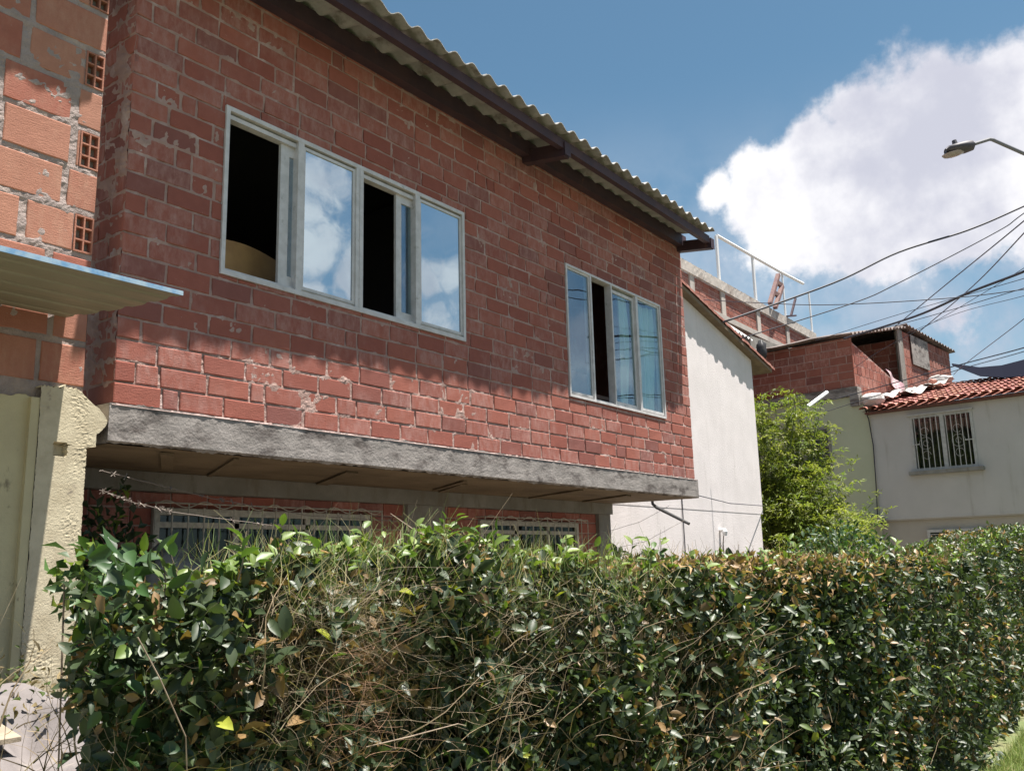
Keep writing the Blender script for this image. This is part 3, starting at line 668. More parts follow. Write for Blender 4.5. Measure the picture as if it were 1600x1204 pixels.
mb=MB(); A_=np.array(FX(.25,7.6,6.6)); 
pts=[(1487,568,1488,571,25.),(1530,574,1532,588,24.5),(1565,571,1568,590,24.2),(1600,562,1600,588,24.),(1660,538,1660,575,24.),(1760,500,1760,540,24)]
for k in range(len(pts)-1):
    p,q=pts[k],pts[k+1]
    a,b,c,d=atd(p[0],p[1],p[4]),atd(q[0],q[1],q[4]),atd(q[2],q[3],q[4]-2.2),atd(p[2],p[3],p[4]-.5-1.7*(k>0))
    for o in (0,.01):
        i=mb.V(*[tuple(v+np.array([0,0,o])) for v in (a,b,c,d)]); mb.face((i,i+1,i+2,i+3))
tag(mb.build('shade_net',MT['net'],smooth=True),'dark shade net sagging above the clay tile roof at right','shade net')
# ------------------------------------------------------------------ terrace building behind
tb=thing('terrace_building',(19.6,4.5,0),'tall brick building with concrete coping behind the white house','building')
TX0,TX1=18.0,29.62
mb=MB(); tf=lambda u,o,z:(u,4.5-o,z)
bricks(mb,tf,TX0,TX1,7.87,8.56,.36,.14,.02,seed=41,cut=.1); bricks(mb,tf,TX0,TX1,4.0,7.7,.36,.14,.02,seed=42,cut=.1)
mb.box(TX0,TX1,4.52,4.7,0,8.56,1); mb.box(TX1-.2,TX1,4.7,11,0,8.5,1); mb.box(TX0,TX0+.2,4.7,11,0,8.5,1)
mortar(mb,tf,TX0,TX1,7.87,8.56,.14,seed=2,step=.08,off=-.005,amp=.006)
mb.build('brick_wall',[MT['brick_far'],MT['mortar']],tb)
mb=MB(); mb.grid(lambda a,b:(TX0+(TX1-TX0)*a,4.42+.012*mnoise.noise(Vector((a*90,b*3,0))),8.56+.27*b+.02*mnoise.noise(Vector((a*60,b,4)))),160,3)
mb.grid(lambda a,b:(TX0+(TX1-TX0)*a,4.42+.3*b,8.83+.02*mnoise.noise(Vector((a*60,1,4)))*(1-b)),160,1); mb.grid(lambda a,b:(TX0+(TX1-TX0)*a,4.42+.08*b,8.56),2,1)
mb.box(TX0,TX1,4.4,4.52,7.72,7.87)
for x in (20.15,22.05,24.55,26.95,29.4): mb.box(x-.13,x+.13,4.46,4.5,7.4,8.6)
mb.build('concrete_trim',simple('stained_coping',(.42,.38,.34),.9,(.32,.29,.26),1.5,.5,20,stain=(.25,.2,.17),ssc=1.5),tb)
rl=thing('terrace_railing',(22,4.5,8.8),'unfinished white steel railing frame on top of the brick terrace wall','railing')
for x,z in ((22.0,10.13),(24.58,10.23),(27.03,10.32),(29.53,10.25)):
    mb=MB(); mb.tube([(x,4.52,8.8),(x,4.52,z)],.05 if x<25 else .035,6); mb.box(x-.1,x+.1,4.44,4.6,8.8,8.85); mb.build('post',MT['white_pipe'],rl)
mb=MB(); p=onY(1120,368,4.5); q=onY(1255,443,4.5); mb.tube([p,onY(1176,400,4.5),onY(1222,426,4.5),q],.045,6); mb.build('rail',MT['white_pipe'],rl)
mb=MB()
a,b=onY(1216,429,4.4),onY(1203,474,4.4); c,d=onY(1222,447,4.3),onY(1211,481,4.3)
mb.beam(a,b,.12,.1); mb.beam(c,d,.12,.1); 
for t1,t2 in ((.25,.0),(.62,.45)): mb.beam(a+(b-a)*t1,c+(d-c)*t2,.1,.12)
tag(mb.build('ladder',MT['rust']),'short brown wooden ladder leaning on the terrace coping by the railing','ladder')
mb=MB(); mb.beam(onY(1243,466,4.4),onY(1236,493,4.4),.06,.06); mb.beam(onY(1230,494,4.4),onY(1243,493,4.4),.07,.05)
tag(mb.build('metal_stake',MT['steel']),'short dark slanted stake standing on the terrace coping','stake')
# low pale roof in front of terrace building
lr=thing('lean_to_roof',(19,4,0),'pale corrugated lean-to roof between white house and brick terrace','roof')
mb=MB(); corrug(mb,lambda u,v,h:(u,3.45*(1-v)+4.4*v,7.0+.8*v+h-.03*(u-18)),16.6,21.3,4,pitch=.22,amp=.03,seg=6); mb.build('sheet_roof',MT['fibre2'],lr,smooth=True)
mb=MB(); mb.box(16.8,21.1,3.6,4.35,0,6.9); mb.build('wall',MT['cream_wall'],lr)
m=MB()
blob('plastic_bag',onX(1190,548,20.4),(.13,.13,.26),MT['black'],'crumpled black bag on the pale lean-to roof','bag',6,10)
# ------------------------------------------------------------------ street lamp and poles
sl_=thing('street_lamp',(15.4,-4.65,0),'grey street lamp with angled arm against the white cloud','street lamp')
lk=np.array(onX(1548,217,14.35)); lt=np.array(onX(1519,226,14.2)); le=np.array(onX(1480,236,14.05)); ar=np.array(onX(1600,240,14.75))
d=ar-lk; end=lk+d*3.4
mb=MB(); mb.tube([lt,lk-(lk-lt)*.06,lk+d*.05,end],.028,8); mb.build('arm',MT['pole'],sl_)
mb=MB(); mb.tube([(end[0],end[1],0),(end[0],end[1],end[2]+1.4)],[.14,.09],10); mb.build('pole',MT['pole'],sl_)
ax=nrm(le-lt); 
mb=MB(); L_=np.linalg.norm(le-lt); ctr=lambda t:lt+ax*L_*t
sd=nrm(np.cross(ax,(0,0,1))); up=np.cross(sd,ax)
def ring(t,hw,hh,dz=0): 
    c=ctr(t)+up*dz; return [tuple(c+sd*hw*math.cos(k*math.pi/6)+up*hh*math.sin(k*math.pi/6)) for k in range(12)]
rs=[ring(-.08,.05,.04),ring(0,.09,.075,-.01),ring(.3,.13,.085,-.01),ring(.65,.15,.075,-.01),ring(.95,.13,.06),ring(1.08,.07,.035)]
bs=[mb.V(*r) for r in rs]
for i in range(len(bs)-1):
    for k in range(12): mb.face((bs[i]+k,bs[i]+(k+1)%12,bs[i+1]+(k+1)%12,bs[i+1]+k))
mb.face([bs[0]+k for k in range(12)]); mb.face([bs[-1]+k for k in range(12)][::-1])
mb.build('lamp_head',MT['lamp'],sl_,smooth=True)
mb=MB(); c=ctr(.62)+up*.06; mb.tube([c,c+up*.075],[.04,.033],10); mb.build('photocell',MT['lamp'],sl_)
mb=MB(); c=ctr(.8)-up*.03; bsx=[mb.V(*[tuple(c+ax*.17*r*math.cos(k*math.pi/6)+sd*.11*r*math.sin(k*math.pi/6)-up*(.055*q)) for k in range(12)]) for r,q in ((1,.5),(.85,1.1),(.4,1.4))]
for i in range(2):
    for k in range(12): mb.face((bsx[i]+k,bsx[i]+(k+1)%12,bsx[i+1]+(k+1)%12,bsx[i+1]+k))
mb.face([bsx[2]+k for k in range(12)]); mb.build('lens',MT['lens'],sl_,smooth=True)
def cable(name,P,r,lab,grp='overhead cables'):
    pts=[atd(*p) for p in P]
    d=pts[-1]-pts[-2]; k=1.2/max(.2,abs(d[1])); pts.append(pts[-1]+d*k*1.0+np.array([0,0,.05])); r=r*.75
    # catmull
    Q=[]; n=len(pts)
    for i in range(n-1):
        p0,p1,p2,p3=pts[max(i-1,0)],pts[i],pts[i+1],pts[min(i+2,n-1)]
        for k in range(8):
            t=k/8; Q.append(.5*((2*p1)+(-p0+p2)*t+(2*p0-5*p1+4*p2-p3)*t*t+(-p0+3*p1-3*p2+p3)*t**3))
    Q.append(pts[-1]); m=MB(); m.tube(Q,r,6); tag(m.build(name,MT['wire'],smooth=True),lab,'cable',grp)
cable('overhead_cable',[(1130,503,12.8),(1302,442,13.1),(1404,394,13.3),(1511,360,13.4),(1600,322,13.5)],.021,'thick dark cable leaving the white house roof, topmost of the bundle at right')
cable('overhead_cable',[(1156,529,14.5),(1331,474,14.3),(1404,442,14.2),(1556,363,14),(1600,333,13.9)],.012,'second cable from the top, rising straight from the roof verge tip')
cable('overhead_cable',[(1060,466,19),(1184,473,17),(1300,476,16),(1480,466,14.8),(1600,452,14)],.011,'nearly level thin cable crossing in front of the terrace railing')
cable('overhead_cable',[(1319,529,21),(1430,494,18),(1514,457,16),(1600,424,14.5)],.03,'thickest dark cable bundle above the brick rooftop room')
cable('overhead_cable',[(1390,517,25),(1480,443,20),(1600,345,15)],.015,'steep cable crossing upward right from behind the rooftop room')
cable('overhead_cable',[(1435,519,25),(1520,447,20),(1600,364,15)],.015,'steeper cable rising from the rooftop room peak to the right edge')
cable('overhead_cable',[(1274,532,21),(1418,487,18),(1600,435,15)],.008,'faint thin cable just above the thick bundle',)
cable('overhead_cable',[(1331,524,21),(1430,500,18),(1600,450,15)],.009,'thin cable just below the thick bundle')
cable('overhead_cable',[(1418,520,22),(1500,488,18),(1600,462,15)],.007,'lowest faint cable rising from the rooftop room roof')
cable('overhead_cable',[(1263,634,19.5),(1336,615,19),(1487,573,17),(1600,543,15)],.014,'dark cable crossing below the rooftop brick wall to the drain pipe')
cable('overhead_cable',[(1243,658,19),(1340,627,18.6),(1489,580,17),(1600,549,15)],.010,'thin cable just under the dark one, reaching into the bamboo')
cable('overhead_cable',[(1490,585,24),(1511,566,22),(1600,498,17)],.010,'slanting thin cable right of the rooftop room above the shade net')
cable('overhead_cable',[(1331,577,20.5),(1380,545,20),(1470,497,18),(1582,430,15)],.007,'very thin cable crossing the brick rooftop opening')
# ------------------------------------------------------------------ vegetation
def randunit(n): v=rg.normal(size=(n,3)); return v/np.linalg.norm(v,axis=1,keepdims=True)
def htop(x): return np.interp(x,[.8,1.1,1.4,2.1,3.3,5,7.3,9,12,16],[1.50,1.54,1.60,1.62,1.555,1.54,1.53,1.545,1.76,1.92])+.012*np.sin(x*4.1)+.012*np.sin(x*9.3+1)
def hfront(x): return np.interp(x,[.8,1.05,3,7.7,9.5,11,17],[-2.62,-2.93,-3.0,-3.28,-3.2,-3.13,-3.12])+.05*np.sin(x*3.1)+.035*np.sin(x*7.7+1)
hedge=thing('hedge',(6,-2.6,0),'long leafy clipped hedge with sparse dry patches in front of the houses','hedge')
def n3(P,s,o=0.): return np.array([mnoise.noise(Vector((p[0]*s+o,p[1]*s,p[2]*s))) for p in P])
def hedge_pts(n,x0,x1,zlo,topfrac,deep=.28):
    x=rg.uniform(x0,x1,n); top=rg.random(n)<topfrac
    dep=rg.exponential(deep*.45,n); dep=np.clip(dep,0,.75)
    yf=hfront(x); z=zlo+(htop(x)-zlo)*rg.random(n); y=yf+dep
    y=np.where(top,yf+.05+rg.random(n)*.8,y); z=np.where(top,htop(x)-np.clip(rg.exponential(.06,n),0,.3),z)
    P=np.stack([x,y,z],1); q=n3(P,3.2); q2=n3(P,8.,9.)
    P[:,1]-=np.where(top,0,(.07*q+.05*q2)); P[:,2]+=np.where(top,.09*q+.07*q2,.04*q2)
    # round off upper front edge and left end
    e=np.clip((P[:,2]-(htop(x)-.14))/.14,0,1); P[:,1]+=e*e*.08*(~top)
    N=np.stack([np.zeros(n),np.where(top,-.35,-1.),np.where(top,1.,.35)],1)
    return P,N,dep,top
def hedge_leaves(n,x0,x1,zlo,topfrac,ls,name,lod,deep=.28):
    P,N,dep,top=hedge_pts(n,x0,x1,zlo,topfrac,deep)
    P[:,0]+=np.clip(P[:,1]-hfront(P[:,0]),0,1)*.55*np.clip((2.6-P[:,0])/1.,0,1)
    P[:,0]+=np.clip((1.35-P[:,2])/.3,0,1)*.14*np.clip((1.6-P[:,0])/.5,0,1)
    keep=(n3(P,2.3,20.)+.5*n3(P,6,3.)>-.24)|(rg.random(n)<.25); P,N,dep,top=P[keep],N[keep],dep[keep],top[keep]; n=len(P)
    nor=N*.55+randunit(n)*.8+np.array([0,0,.35]); dr=randunit(n)*.9+np.array([0,-.25,.05])
    ln=ls*np.clip(rg.lognormal(-.2,.36,n),.3,1.3); wd=ln*rg.uniform(.42,.58,n)
    g=rg.random(n); dark=np.array([.028,.05,.02]); mid=np.array([.07,.095,.042]); lite=np.array([.13,.2,.03]); brn=np.array([.2,.12,.05])
    t=dark+(mid-dark)*g[:,None]; young=(rg.random(n)<.06+.22*top*(n3(P,1.5,40)>.05)) ; t[young]=lite*rg.uniform(.6,1.1,(young.sum(),1))
    ylw=rg.random(n)<.012; t[ylw]=[.32,.34,.04]
    b=rg.random(n)<.075+.5*(n3(P,1.1,70.)>.22)*top+.12*(n3(P,1.7,90.)>.2); t[b]=brn*rg.uniform(.6,1.7,(b.sum(),1))
    return leaves(name,P,nor,dr,ln,wd,t,MT['leaf'],hedge,lod)
hedge_leaves(23000,.98,3.0,.75,.24,.047,'leaves',2); hedge_leaves(7000,1.0,3.0,.05,.0,.05,'leaves',2)
hedge_leaves(34000,3.0,6.6,.05,.22,.054,'leaves',2); hedge_leaves(46000,6.6,17,.03,.25,.066,'leaves',1)
# left end of the hedge
def endleaves():
    n=1500; y=rg.uniform(-2.95,-2.0,n); z=rg.uniform(.1,1.66,n); x=1.0+.14*np.clip((1.35-z)/.3,0,1)+(y+2.95)*.55+rg.exponential(.08,n)
    P=np.stack([x-.05*rg.random(n),y,z],1); t=np.tile([.03,.07,.02],(n,1))*rg.uniform(.6,1.6,(n,1)); t[rg.random(n)<.1]=[.13,.2,.03]
    leaves('leaves',P,randunit(n)+np.array([-.7,-.3,.4]),randunit(n)+np.array([-.3,-.2,0]),.055*rg.uniform(.6,1.25,n),.028*rg.uniform(.8,1.2,n),t,MT['leaf'],hedge,2)
endleaves()
# dry curled leaves on the top right patch
n=2600; x=rg.uniform(2.9,7.5,n); x=np.where(rg.random(n)<.5,rg.normal(4.6,.5,n),x); P=np.stack([x,hfront(x)+rg.uniform(-.02,.7,n),htop(x)-rg.exponential(.07,n)+.03],1)
t=np.tile([.34,.22,.12],(n,1))*rg.uniform(.5,1.5,(n,1)); leaves('dry_leaves',P,randunit(n),randunit(n)+np.array([0,0,.3]),.055*rg.uniform(.5,1.2,n),.02*rg.uniform(.5,1.3,n),t,MT['leaf_dry'],hedge,1,fold=.6,droop=.4)
# twigs and stems inside
n=7000; x=rg.uniform(1.,15,n); x=np.where(rg.random(n)<.75,1.+3*rg.random(n),x); P=np.stack([x,hfront(x)+rg.uniform(-.03,.55,n),rg.uniform(.1,.84,n)*htop(x)],1)
d=randunit(n)*.75+np.array([0,-.1,.9]); t=np.tile([.27,.2,.13],(n,1))*rg.uniform(.3,1.5,(n,1))
strands('twigs',P,d,rg.uniform(.1,.3,n),rg.uniform(.002,.005,n),t,MT['straw'],hedge,curl=.8,seg=6)
mb=MB()
for k in range(70):
    x=1.7+14*k/69+rnd.uniform(-.1,.1); y=float(hfront(np.array([x]))[0])+.38+rnd.uniform(-.12,.15); P=[np.array([x,y,0.])]
    for j in range(6): P.append(P[-1]+np.array([rnd.uniform(-.07,.07),rnd.uniform(-.06,.06),.26]))
    mb.tube(P,[.02,.018,.016,.013,.01,.008,.005],5)
mb.build('stems',MT['twig'],hedge)
# hedge core of dense small leaves, tinted dark to paint in the inner shade
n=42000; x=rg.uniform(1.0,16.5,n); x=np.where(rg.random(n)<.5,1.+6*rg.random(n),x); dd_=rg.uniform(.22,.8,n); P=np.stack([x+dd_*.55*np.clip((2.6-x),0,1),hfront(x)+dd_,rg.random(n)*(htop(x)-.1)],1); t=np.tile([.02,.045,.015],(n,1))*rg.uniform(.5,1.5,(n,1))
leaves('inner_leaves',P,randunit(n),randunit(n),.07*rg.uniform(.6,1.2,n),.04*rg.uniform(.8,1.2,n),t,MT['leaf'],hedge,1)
# new shoots standing above the top
def shoots():
    P=[];D=[];N=[];T=[];L=[];m=MB()
    for k in range(260):
        x=rnd.choice((rnd.uniform(1.2,6),rnd.uniform(1.2,3.),rnd.uniform(3,13))); y=float(hfront(np.array([x]))[0])+rnd.uniform(.02,.3); z=float(htop(np.array([x]))[0])-.05
        h=rnd.uniform(.06,.17); a=np.array([x,y,z]); b=a+np.array([rnd.uniform(-.04,.04),rnd.uniform(-.05,.03),h]); m.tube([a,(a+b)/2+np.array([.006,0,0]),b],[.0025,.002,.0012],4)
        for j in range(rnd.randint(3,6)):
            q=a+(b-a)*(.35+.65*j/5); P.append(q); D.append([rnd.uniform(-1,1),rnd.uniform(-1,.6),rnd.uniform(.1,.9)]); N.append([rnd.uniform(-.5,.5),rnd.uniform(-.9,.2),1]); L.append(rnd.uniform(.03,.06))
            c=rnd.random(); T.append(np.array([.07,.13,.03])*(1-c)+np.array([.2,.27,.05])*c)
    m.build('shoot_stems',MT['twig'],hedge)['kind']='stuff'; L=np.array(L); leaves('shoot_leaves',np.array(P),np.array(N),np.array(D),L,L*.5,np.array(T),MT['leaf'],hedge,2)
shoots()
# tangled straw and vine over the hedge
vine=thing('dry_vine',(1.75,-3.0,1.2),'tangle of dry straw-coloured stems smothering the left part of the hedge','dry plant')
n=4300; c=rg.random(n); x=np.where(c<.55,rg.normal(1.56,.13,n),rg.normal(2.1,.55,n)); zt=htop(x); z=zt-.02-np.clip(rg.gamma(2,.12,n),0,.75)-.0
y=hfront(x)-rg.uniform(-.12,.05,n); y=np.where(z>zt-.05,y+rg.random(n)*.4,y)
P=np.stack([x,y,z],1); d=randunit(n)*.7+np.array([0,-.12,.25])*rg.choice([-1,1],(n,1)); d[:,2]+=rg.choice([-1.,.6],n)*.6
t=np.tile([.32,.25,.17],(n,1))*rg.uniform(.35,1.35,(n,1)); red=(x>1.45)&(x<1.75)&(z<zt-.2); t[red]*=[1.05,.8,.75]
strands('straw',P,d,rg.uniform(.04,.15,n),rg.uniform(.0008,.0019,n),t,MT['straw'],vine,curl=1.6,seg=7)
n=2600; x=rg.uniform(1.35,3.3,n); P=np.stack([x,hfront(x)+rg.uniform(-.04,.5,n),htop(x)-rg.uniform(-.01,.16,n)],1); d=randunit(n)*.6+np.array([0,0,.8])
t=np.tile([.14,.2,.06],(n,1))*rg.uniform(.6,1.5,(n,1)); t[rg.random(n)<.5]=np.array([.34,.3,.15]); strands('grass_blades',P,d,rg.uniform(.06,.17,n),rg.uniform(.0014,.003,n),t,MT['grass'],vine,curl=.7,seg=3)
n=900; x=rg.uniform(3,9,n); P=np.stack([x,hfront(x)+rg.uniform(0,.6,n),htop(x)-rg.uniform(0,.1,n)],1); d=randunit(n)*.6+np.array([0,0,.9]); t=np.tile([.25,.18,.1],(n,1))*rg.uniform(.5,1.4,(n,1))
strands('bare_twigs',P,d,rg.uniform(.06,.2,n),rg.uniform(.0015,.004,n),t,MT['straw'],hedge,curl=.5,seg=3)
for P_,r_ in (([onY(572,1166,-3.08),onY(640,1150,-3.1),onY(715,1130,-3.09),onY(728,1133,-3.05)],[.001,.002,.0015,.001]),([onY(610,802,-2.7),onY(650,830,-2.75),onY(700,850,-2.8)],[.0015,.003,.003]),([onY(215,995,-3.02),onY(250,1060,-3.03),onY(290,1150,-3.02),onY(292,1204,-3.0)],.0015)):
    mb=MB(); mb.tube(P_,r_,5); mb.build('long_stem',MT['twig'],vine)
# bamboo-like tree
bt=thing('bamboo_clump',(17.5,1.3,0),'feathery yellow-green bamboo clump between the white wall and green house','bamboo')
mb=MB(); LP=[];
ctrs=[]
for k in range(75):
    bx=17.4+rnd.uniform(-.35,.35); an=rnd.uniform(0,2*math.pi); hh=rnd.uniform(1.9,4.95); fr=(hh-1.9)/3.; by=1.35+.5*fr+rnd.uniform(-.35,.3); sp=rnd.uniform(.3,1.25-.75*fr)
    tx,ty=math.cos(an)*sp,math.sin(an)*sp*1.05; P=[]
    for j in range(8):
        t=j/7; P.append((bx+tx*t*t,by+ty*t*t-.5*t*t*(1-fr)-.12*t*t,hh*(t-.06*t*t*t*sp)))
    mb.tube(P,[.018*(1-.8*j/7)+.003 for j in range(8)],5)
    for j in range(2,8):
        for q in range(12 if rnd.random()<.75 else 3):
            c=np.array(P[j])+np.array([rnd.gauss(0,.13),rnd.gauss(0,.13),rnd.gauss(0,.16)]); dd=nrm([rnd.gauss(0,1),rnd.gauss(0,1),rnd.gauss(0,.45)]); ctrs.append((c,dd))
mb.build('culms',simple('green_culm',(.12,.16,.05),.6),bt)
P=[];D=[];N=[];T=[]
for c,dd in ctrs:
    ln=rnd.uniform(.14,.42); sh=rnd.uniform(.65,1.25); yl=rnd.random()
    for q in range(15):
        t=q/14; P.append(c+dd*ln*t+np.array([0,0,-.12*ln*t*t])+rg.normal(size=3)*.012); D.append(dd*.5+np.array([rnd.gauss(0,.7),rnd.gauss(0,.7),rnd.gauss(0,.35)])); N.append([rnd.gauss(0,.5),rnd.gauss(0,.5),1])
        T.append((np.array([.12,.17,.035])*(1-yl)+np.array([.27,.28,.06])*yl)*sh)
n=len(P); leaves('foliage',np.array(P),np.array(N),np.array(D),rg.uniform(.07,.13,n),rg.uniform(.02,.034,n),np.array(T),MT['leaf_b'],bt,1,droop=.2)
# shaded shrub behind the hedge at left, small bushes behind hedge at right
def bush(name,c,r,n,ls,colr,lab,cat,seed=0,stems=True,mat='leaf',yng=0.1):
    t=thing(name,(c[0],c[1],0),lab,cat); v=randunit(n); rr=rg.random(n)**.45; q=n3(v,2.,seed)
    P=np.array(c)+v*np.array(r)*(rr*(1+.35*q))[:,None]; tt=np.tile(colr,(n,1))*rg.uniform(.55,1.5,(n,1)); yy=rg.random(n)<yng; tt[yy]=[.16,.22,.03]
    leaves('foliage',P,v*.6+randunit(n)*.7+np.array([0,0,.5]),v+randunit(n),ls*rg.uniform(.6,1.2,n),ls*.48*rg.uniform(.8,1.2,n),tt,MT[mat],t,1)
    m=MB()
    for k in range(9 if r[0]>.1 else 1):
        a=rg.normal(size=3)*.06; e=np.array(c)+randunit(1)[0]*np.array(r)*.7; m.tube([(c[0]+a[0],c[1]+a[1],0),((c[0]+e[0])/2,(c[1]+e[1])/2,c[2]*.6),tuple(e)],[min(.014,r[2]*.03),.01*min(1,r[2]*2),.003],5)
    m.build('branches',MT['twig'],t); return t
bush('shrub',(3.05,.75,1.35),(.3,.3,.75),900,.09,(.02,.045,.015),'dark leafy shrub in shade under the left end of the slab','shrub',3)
pq_=onY(128,905,-2.25)
bush('shrub',(float(pq_[0]),-2.25,float(pq_[2])),(.07,.1,.11),90,.06,(.05,.1,.025),'leafy shrub tips by the rough plaster pilaster','shrub',5,yng=.3)
bush('shrub',(13.6,-.6,1.25),(1.0,.8,.78),2600,.11,(.03,.07,.02),'dark green round bush behind the hedge below the bamboo','shrub',7)
bush('shrub',(16.5,-1.9,.85),(1.4,.5,.6),2600,.1,(.05,.1,.025),'light green bush behind the hedge below the cream house','shrub',11,yng=.3)
# dry weeds at pillar base
t=thing('dried_weeds',(1.75,-1.3,1.05),'dried curled leaves and weeds heaped at the foot of the plaster pilaster','dry plant')
n=420; P=np.stack([rg.normal(1.78,.15,n),rg.normal(-.85,.22,n),1.06+rg.exponential(.07,n)],1); tt=np.tile([.26,.2,.11],(n,1))*rg.uniform(.3,1.4,(n,1)); tt[rg.random(n)<.3]=[.07,.1,.03]
leaves('leaves',P,randunit(n)+np.array([0,0,.4]),randunit(n),.045*rg.uniform(.4,1.3,n),.02*rg.uniform(.4,1.2,n),tt,MT['leaf_dry'],t,2,fold=.5,droop=.5)
n=50; P=np.stack([rg.normal(1.7,.25,n),rg.normal(-1.1,.3,n),1.02+rg.uniform(0,.08,n)],1); strands('stalks',P,randunit(n)*.7+np.array([0,0,.8]),rg.uniform(.08,.28,n),rg.uniform(.002,.004,n),np.tile([.36,.28,.16],(n,1))*rg.uniform(.5,1.3,(n,1)),MT['straw'],t,curl=.7,seg=4)
# lawn blades
n=26000; x=rg.uniform(5.,15,n); y=-3.2-rg.exponential(.5,n)-.12; P=np.stack([x,y,np.full(n,.008)],1)
tt=np.tile([.16,.22,.05],(n,1))*rg.uniform(.5,1.5,(n,1)); tt[rg.random(n)<.2]=[.38,.36,.15]
g=strands('grass',P,randunit(n)*.45+np.array([0,0,1.]),rg.uniform(.04,.12,n),rg.uniform(.003,.006,n),tt,MT['grass'],None,curl=.6,seg=3); g['kind']='stuff'; g['label']='sunlit green lawn blades at the foot of the hedge'; g['category']='grass'
# tarp pile and board
mb=MB()
def tz(x,y):
    base=1.02-.36*max(0,(-1.25-y))
    q=.06*math.sin(x*5+y*7)+.06*abs(math.sin(x*7-y*5+2*mnoise.noise(Vector((x*2,y*2,7)))))+.045*abs(math.sin(x*4+y*12+3*mnoise.noise(Vector((x*3,y*3,1)))))+.035*mnoise.noise(Vector((x*3,y*3,2)))+.02*abs(mnoise.noise(Vector((x*8+y*6,y*9,4))))+.03*abs(math.sin((x*1.2+y)*9))**6*.6
    ed=min(1,max(0,(2.2-x)/.3)); return (base+q)*ed**.35 if ed>0 else 0.0
mb.grid(lambda a,b:((-1.2+3.45*a),-2.75+2.45*b,max(0.02,tz(-1.2+3.45*a,-2.75+2.45*b)*(1 if b>.02 else 0))),130,120)
tag(mb.build('tarp',MT['tarp'],smooth=True),'dirty white tarpaulin draped over a heap beside the hedge end','tarp')
mb=MB(); c0=np.array([1.0,-1.15,1.09]); mb.hexa([(.2,-1.75,1.085),(1.48,-1.62,1.075),(1.62,-1.1,1.07),(.2,-1.0,1.07),(.2,-1.75,1.1),(1.48,-1.62,1.09),(1.62,-1.1,1.085),(.2,-1.0,1.085)])
tag(mb.build('board',MT['board']),'thin weathered board lying on top of the white tarp','board')
# greyish object behind the hedge under window
blob('covered_heap',(3.55,.75,1.3),(.4,.3,.42),MT['concrete_l'],'grey cloth-covered heap behind the hedge below the grilled window','heap',4,14)
# ------------------------------------------------------------------ world: sky and clouds
sunv=nrm([.43,-1,4.2]); el=math.asin(sunv[2]); az=math.atan2(sunv[0],sunv[1])
W=bpy.data.worlds.new('World'); S.world=W; W.use_nodes=True; t=NT(W.node_tree); bg=t.n['Background']
sky=t.add('ShaderNodeTexSky',_sky_type='NISHITA',_sun_disc=False,_sun_elevation=el,_sun_rotation=az,_air_density=1.0,_dust_density=.6,_ozone_density=1.6)
tc=t.add('ShaderNodeTexCoord').outputs['Generated']; skyc=t.mix(1.,sky.outputs[0],(.77,.98,.92),'MULTIPLY')
nv=t.add('ShaderNodeVectorMath',_operation='NORMALIZE',i0=tc).outputs[0]
sz=t.add('ShaderNodeSeparateXYZ',Vector=nv)
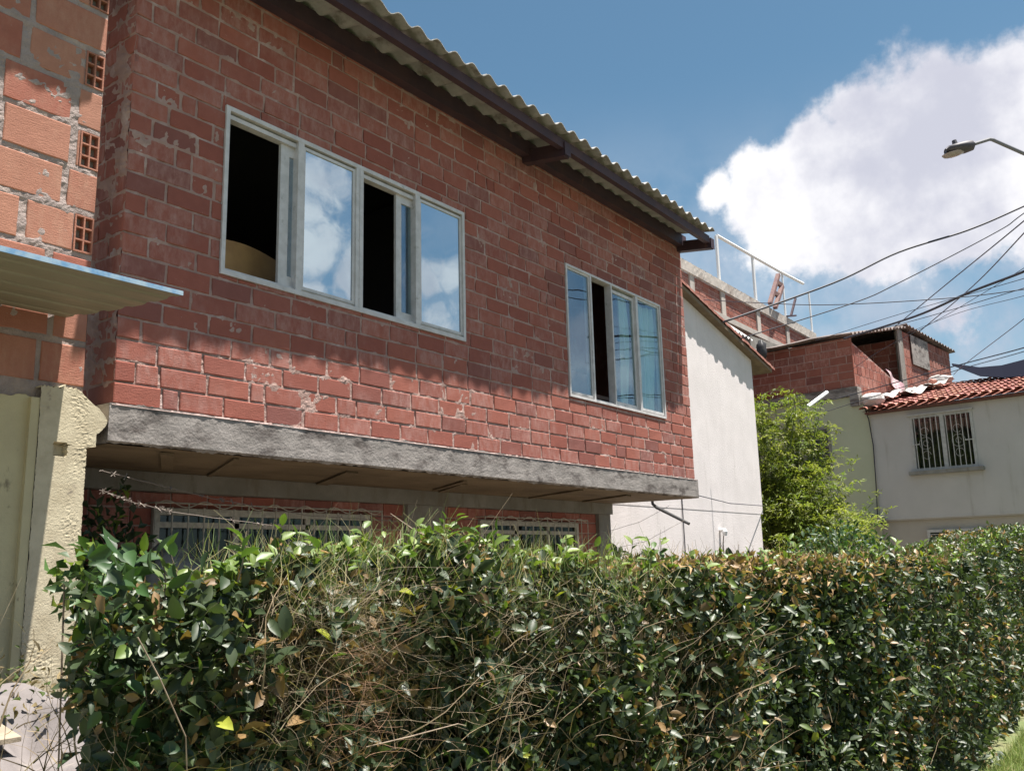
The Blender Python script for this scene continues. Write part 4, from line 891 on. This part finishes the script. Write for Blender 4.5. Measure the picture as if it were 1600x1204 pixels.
# project on a cloud deck for natural foreshortening
h=t.math('ADD',t.math('MAXIMUM',sz.outputs[2],0.),.22)
dk=t.add('ShaderNodeCombineXYZ',X=t.math('DIVIDE',sz.outputs[0],h),Y=t.math('DIVIDE',sz.outputs[1],h),Z=0.).outputs[0]
n1=t.noise(dk,1.35,9,.58,.25); n2=t.noise(nv,10.,12,.6,.0); n3_=t.noise(nv,6.,7,.55)
blobs=[((1620,240),.125,1.),((1490,245),.108,1.),((1385,258),.092,1.),((1295,285),.075,1.),((1195,312),.058,1.),((1115,298),.03,.8),((1500,320),.09,1.),((1360,355),.075,.8),((1230,385),.07,.5),((1500,505),.06,.4)]
mir=[((488,275),.05),((470,330),.05),((500,400),.06),((540,440),.06),((480,470),.05),((700,425),.045),((665,440),.04),((690,515),.05),((905,550),.06),((960,600),.06)]
acc=None
for (px,r,s) in blobs:
    dv=nrm(ray(*px)); dd=t.add('ShaderNodeVectorMath',_operation='DISTANCE',i0=nv,i1=tuple(dv)).outputs['Value']
    v=t.math('MULTIPLY',t.math('SUBTRACT',1.,t.math('DIVIDE',dd,r)),s)
    acc=v if acc is None else t.math('MAXIMUM',acc,v)
for (px,r) in mir:
    dv=nrm(ray(*px))*np.array([1,-1,1]); dd=t.add('ShaderNodeVectorMath',_operation='DISTANCE',i0=nv,i1=tuple(dv)).outputs['Value']
    acc=t.math('MAXIMUM',acc,t.math('MULTIPLY',t.math('SUBTRACT',1.,t.math('DIVIDE',dd,r)),.42))
m1=t.ramp(t.math('ADD',acc,t.math('MULTIPLY',t.math('SUBTRACT',n2,.5),1.7)),.0,.34)
# general broken cloud in the rest of the sky, kept clear high over the house
clear=t.add('ShaderNodeVectorMath',_operation='DISTANCE',i0=nv,i1=tuple(nrm(ray(1150,0)))).outputs['Value']
cl=t.ramp(clear,.55,1.0)
m2=t.math('MULTIPLY',t.ramp(n1,.5,.68),cl)
low=t.math('MULTIPLY',t.ramp(sz.outputs[2],.5,.15),.8)
m3=t.math('MULTIPLY',low,t.ramp(n2,.2,.65))
cm=t.math('MAXIMUM',t.math('MAXIMUM',m1,t.math('MULTIPLY',m2,.85)),m3,clamp=True)
shade=t.ramp(n3_,.35,.62); cc=t.mix(shade,(4.9,5.0,5.8),(8.6,8.5,8.6))
cc=t.mix(m1,t.mix(.5,cc,(3.8,4.2,5.0)),cc)
final=t.mix(cm,skyc,cc)
t.l.new(final,bg.inputs[0]); bg.inputs[1].default_value=.05
sun=bpy.data.objects.new('sun',bpy.data.lights.new('sun','SUN')); link(sun); sun.data.energy=5.0; sun.data.angle=rad(.53); sun.data.color=(1,.95,.88)
sun.rotation_euler=Vector(-sunv).to_track_quat('-Z','Y').to_euler(); sun.location=(0,0,20)
S.view_settings.view_transform='Standard'; S.view_settings.look='None'; S.view_settings.exposure=1.4; S.view_settings.gamma=1; S.view_settings.use_curve_mapping=False
S.render.engine='CYCLES'
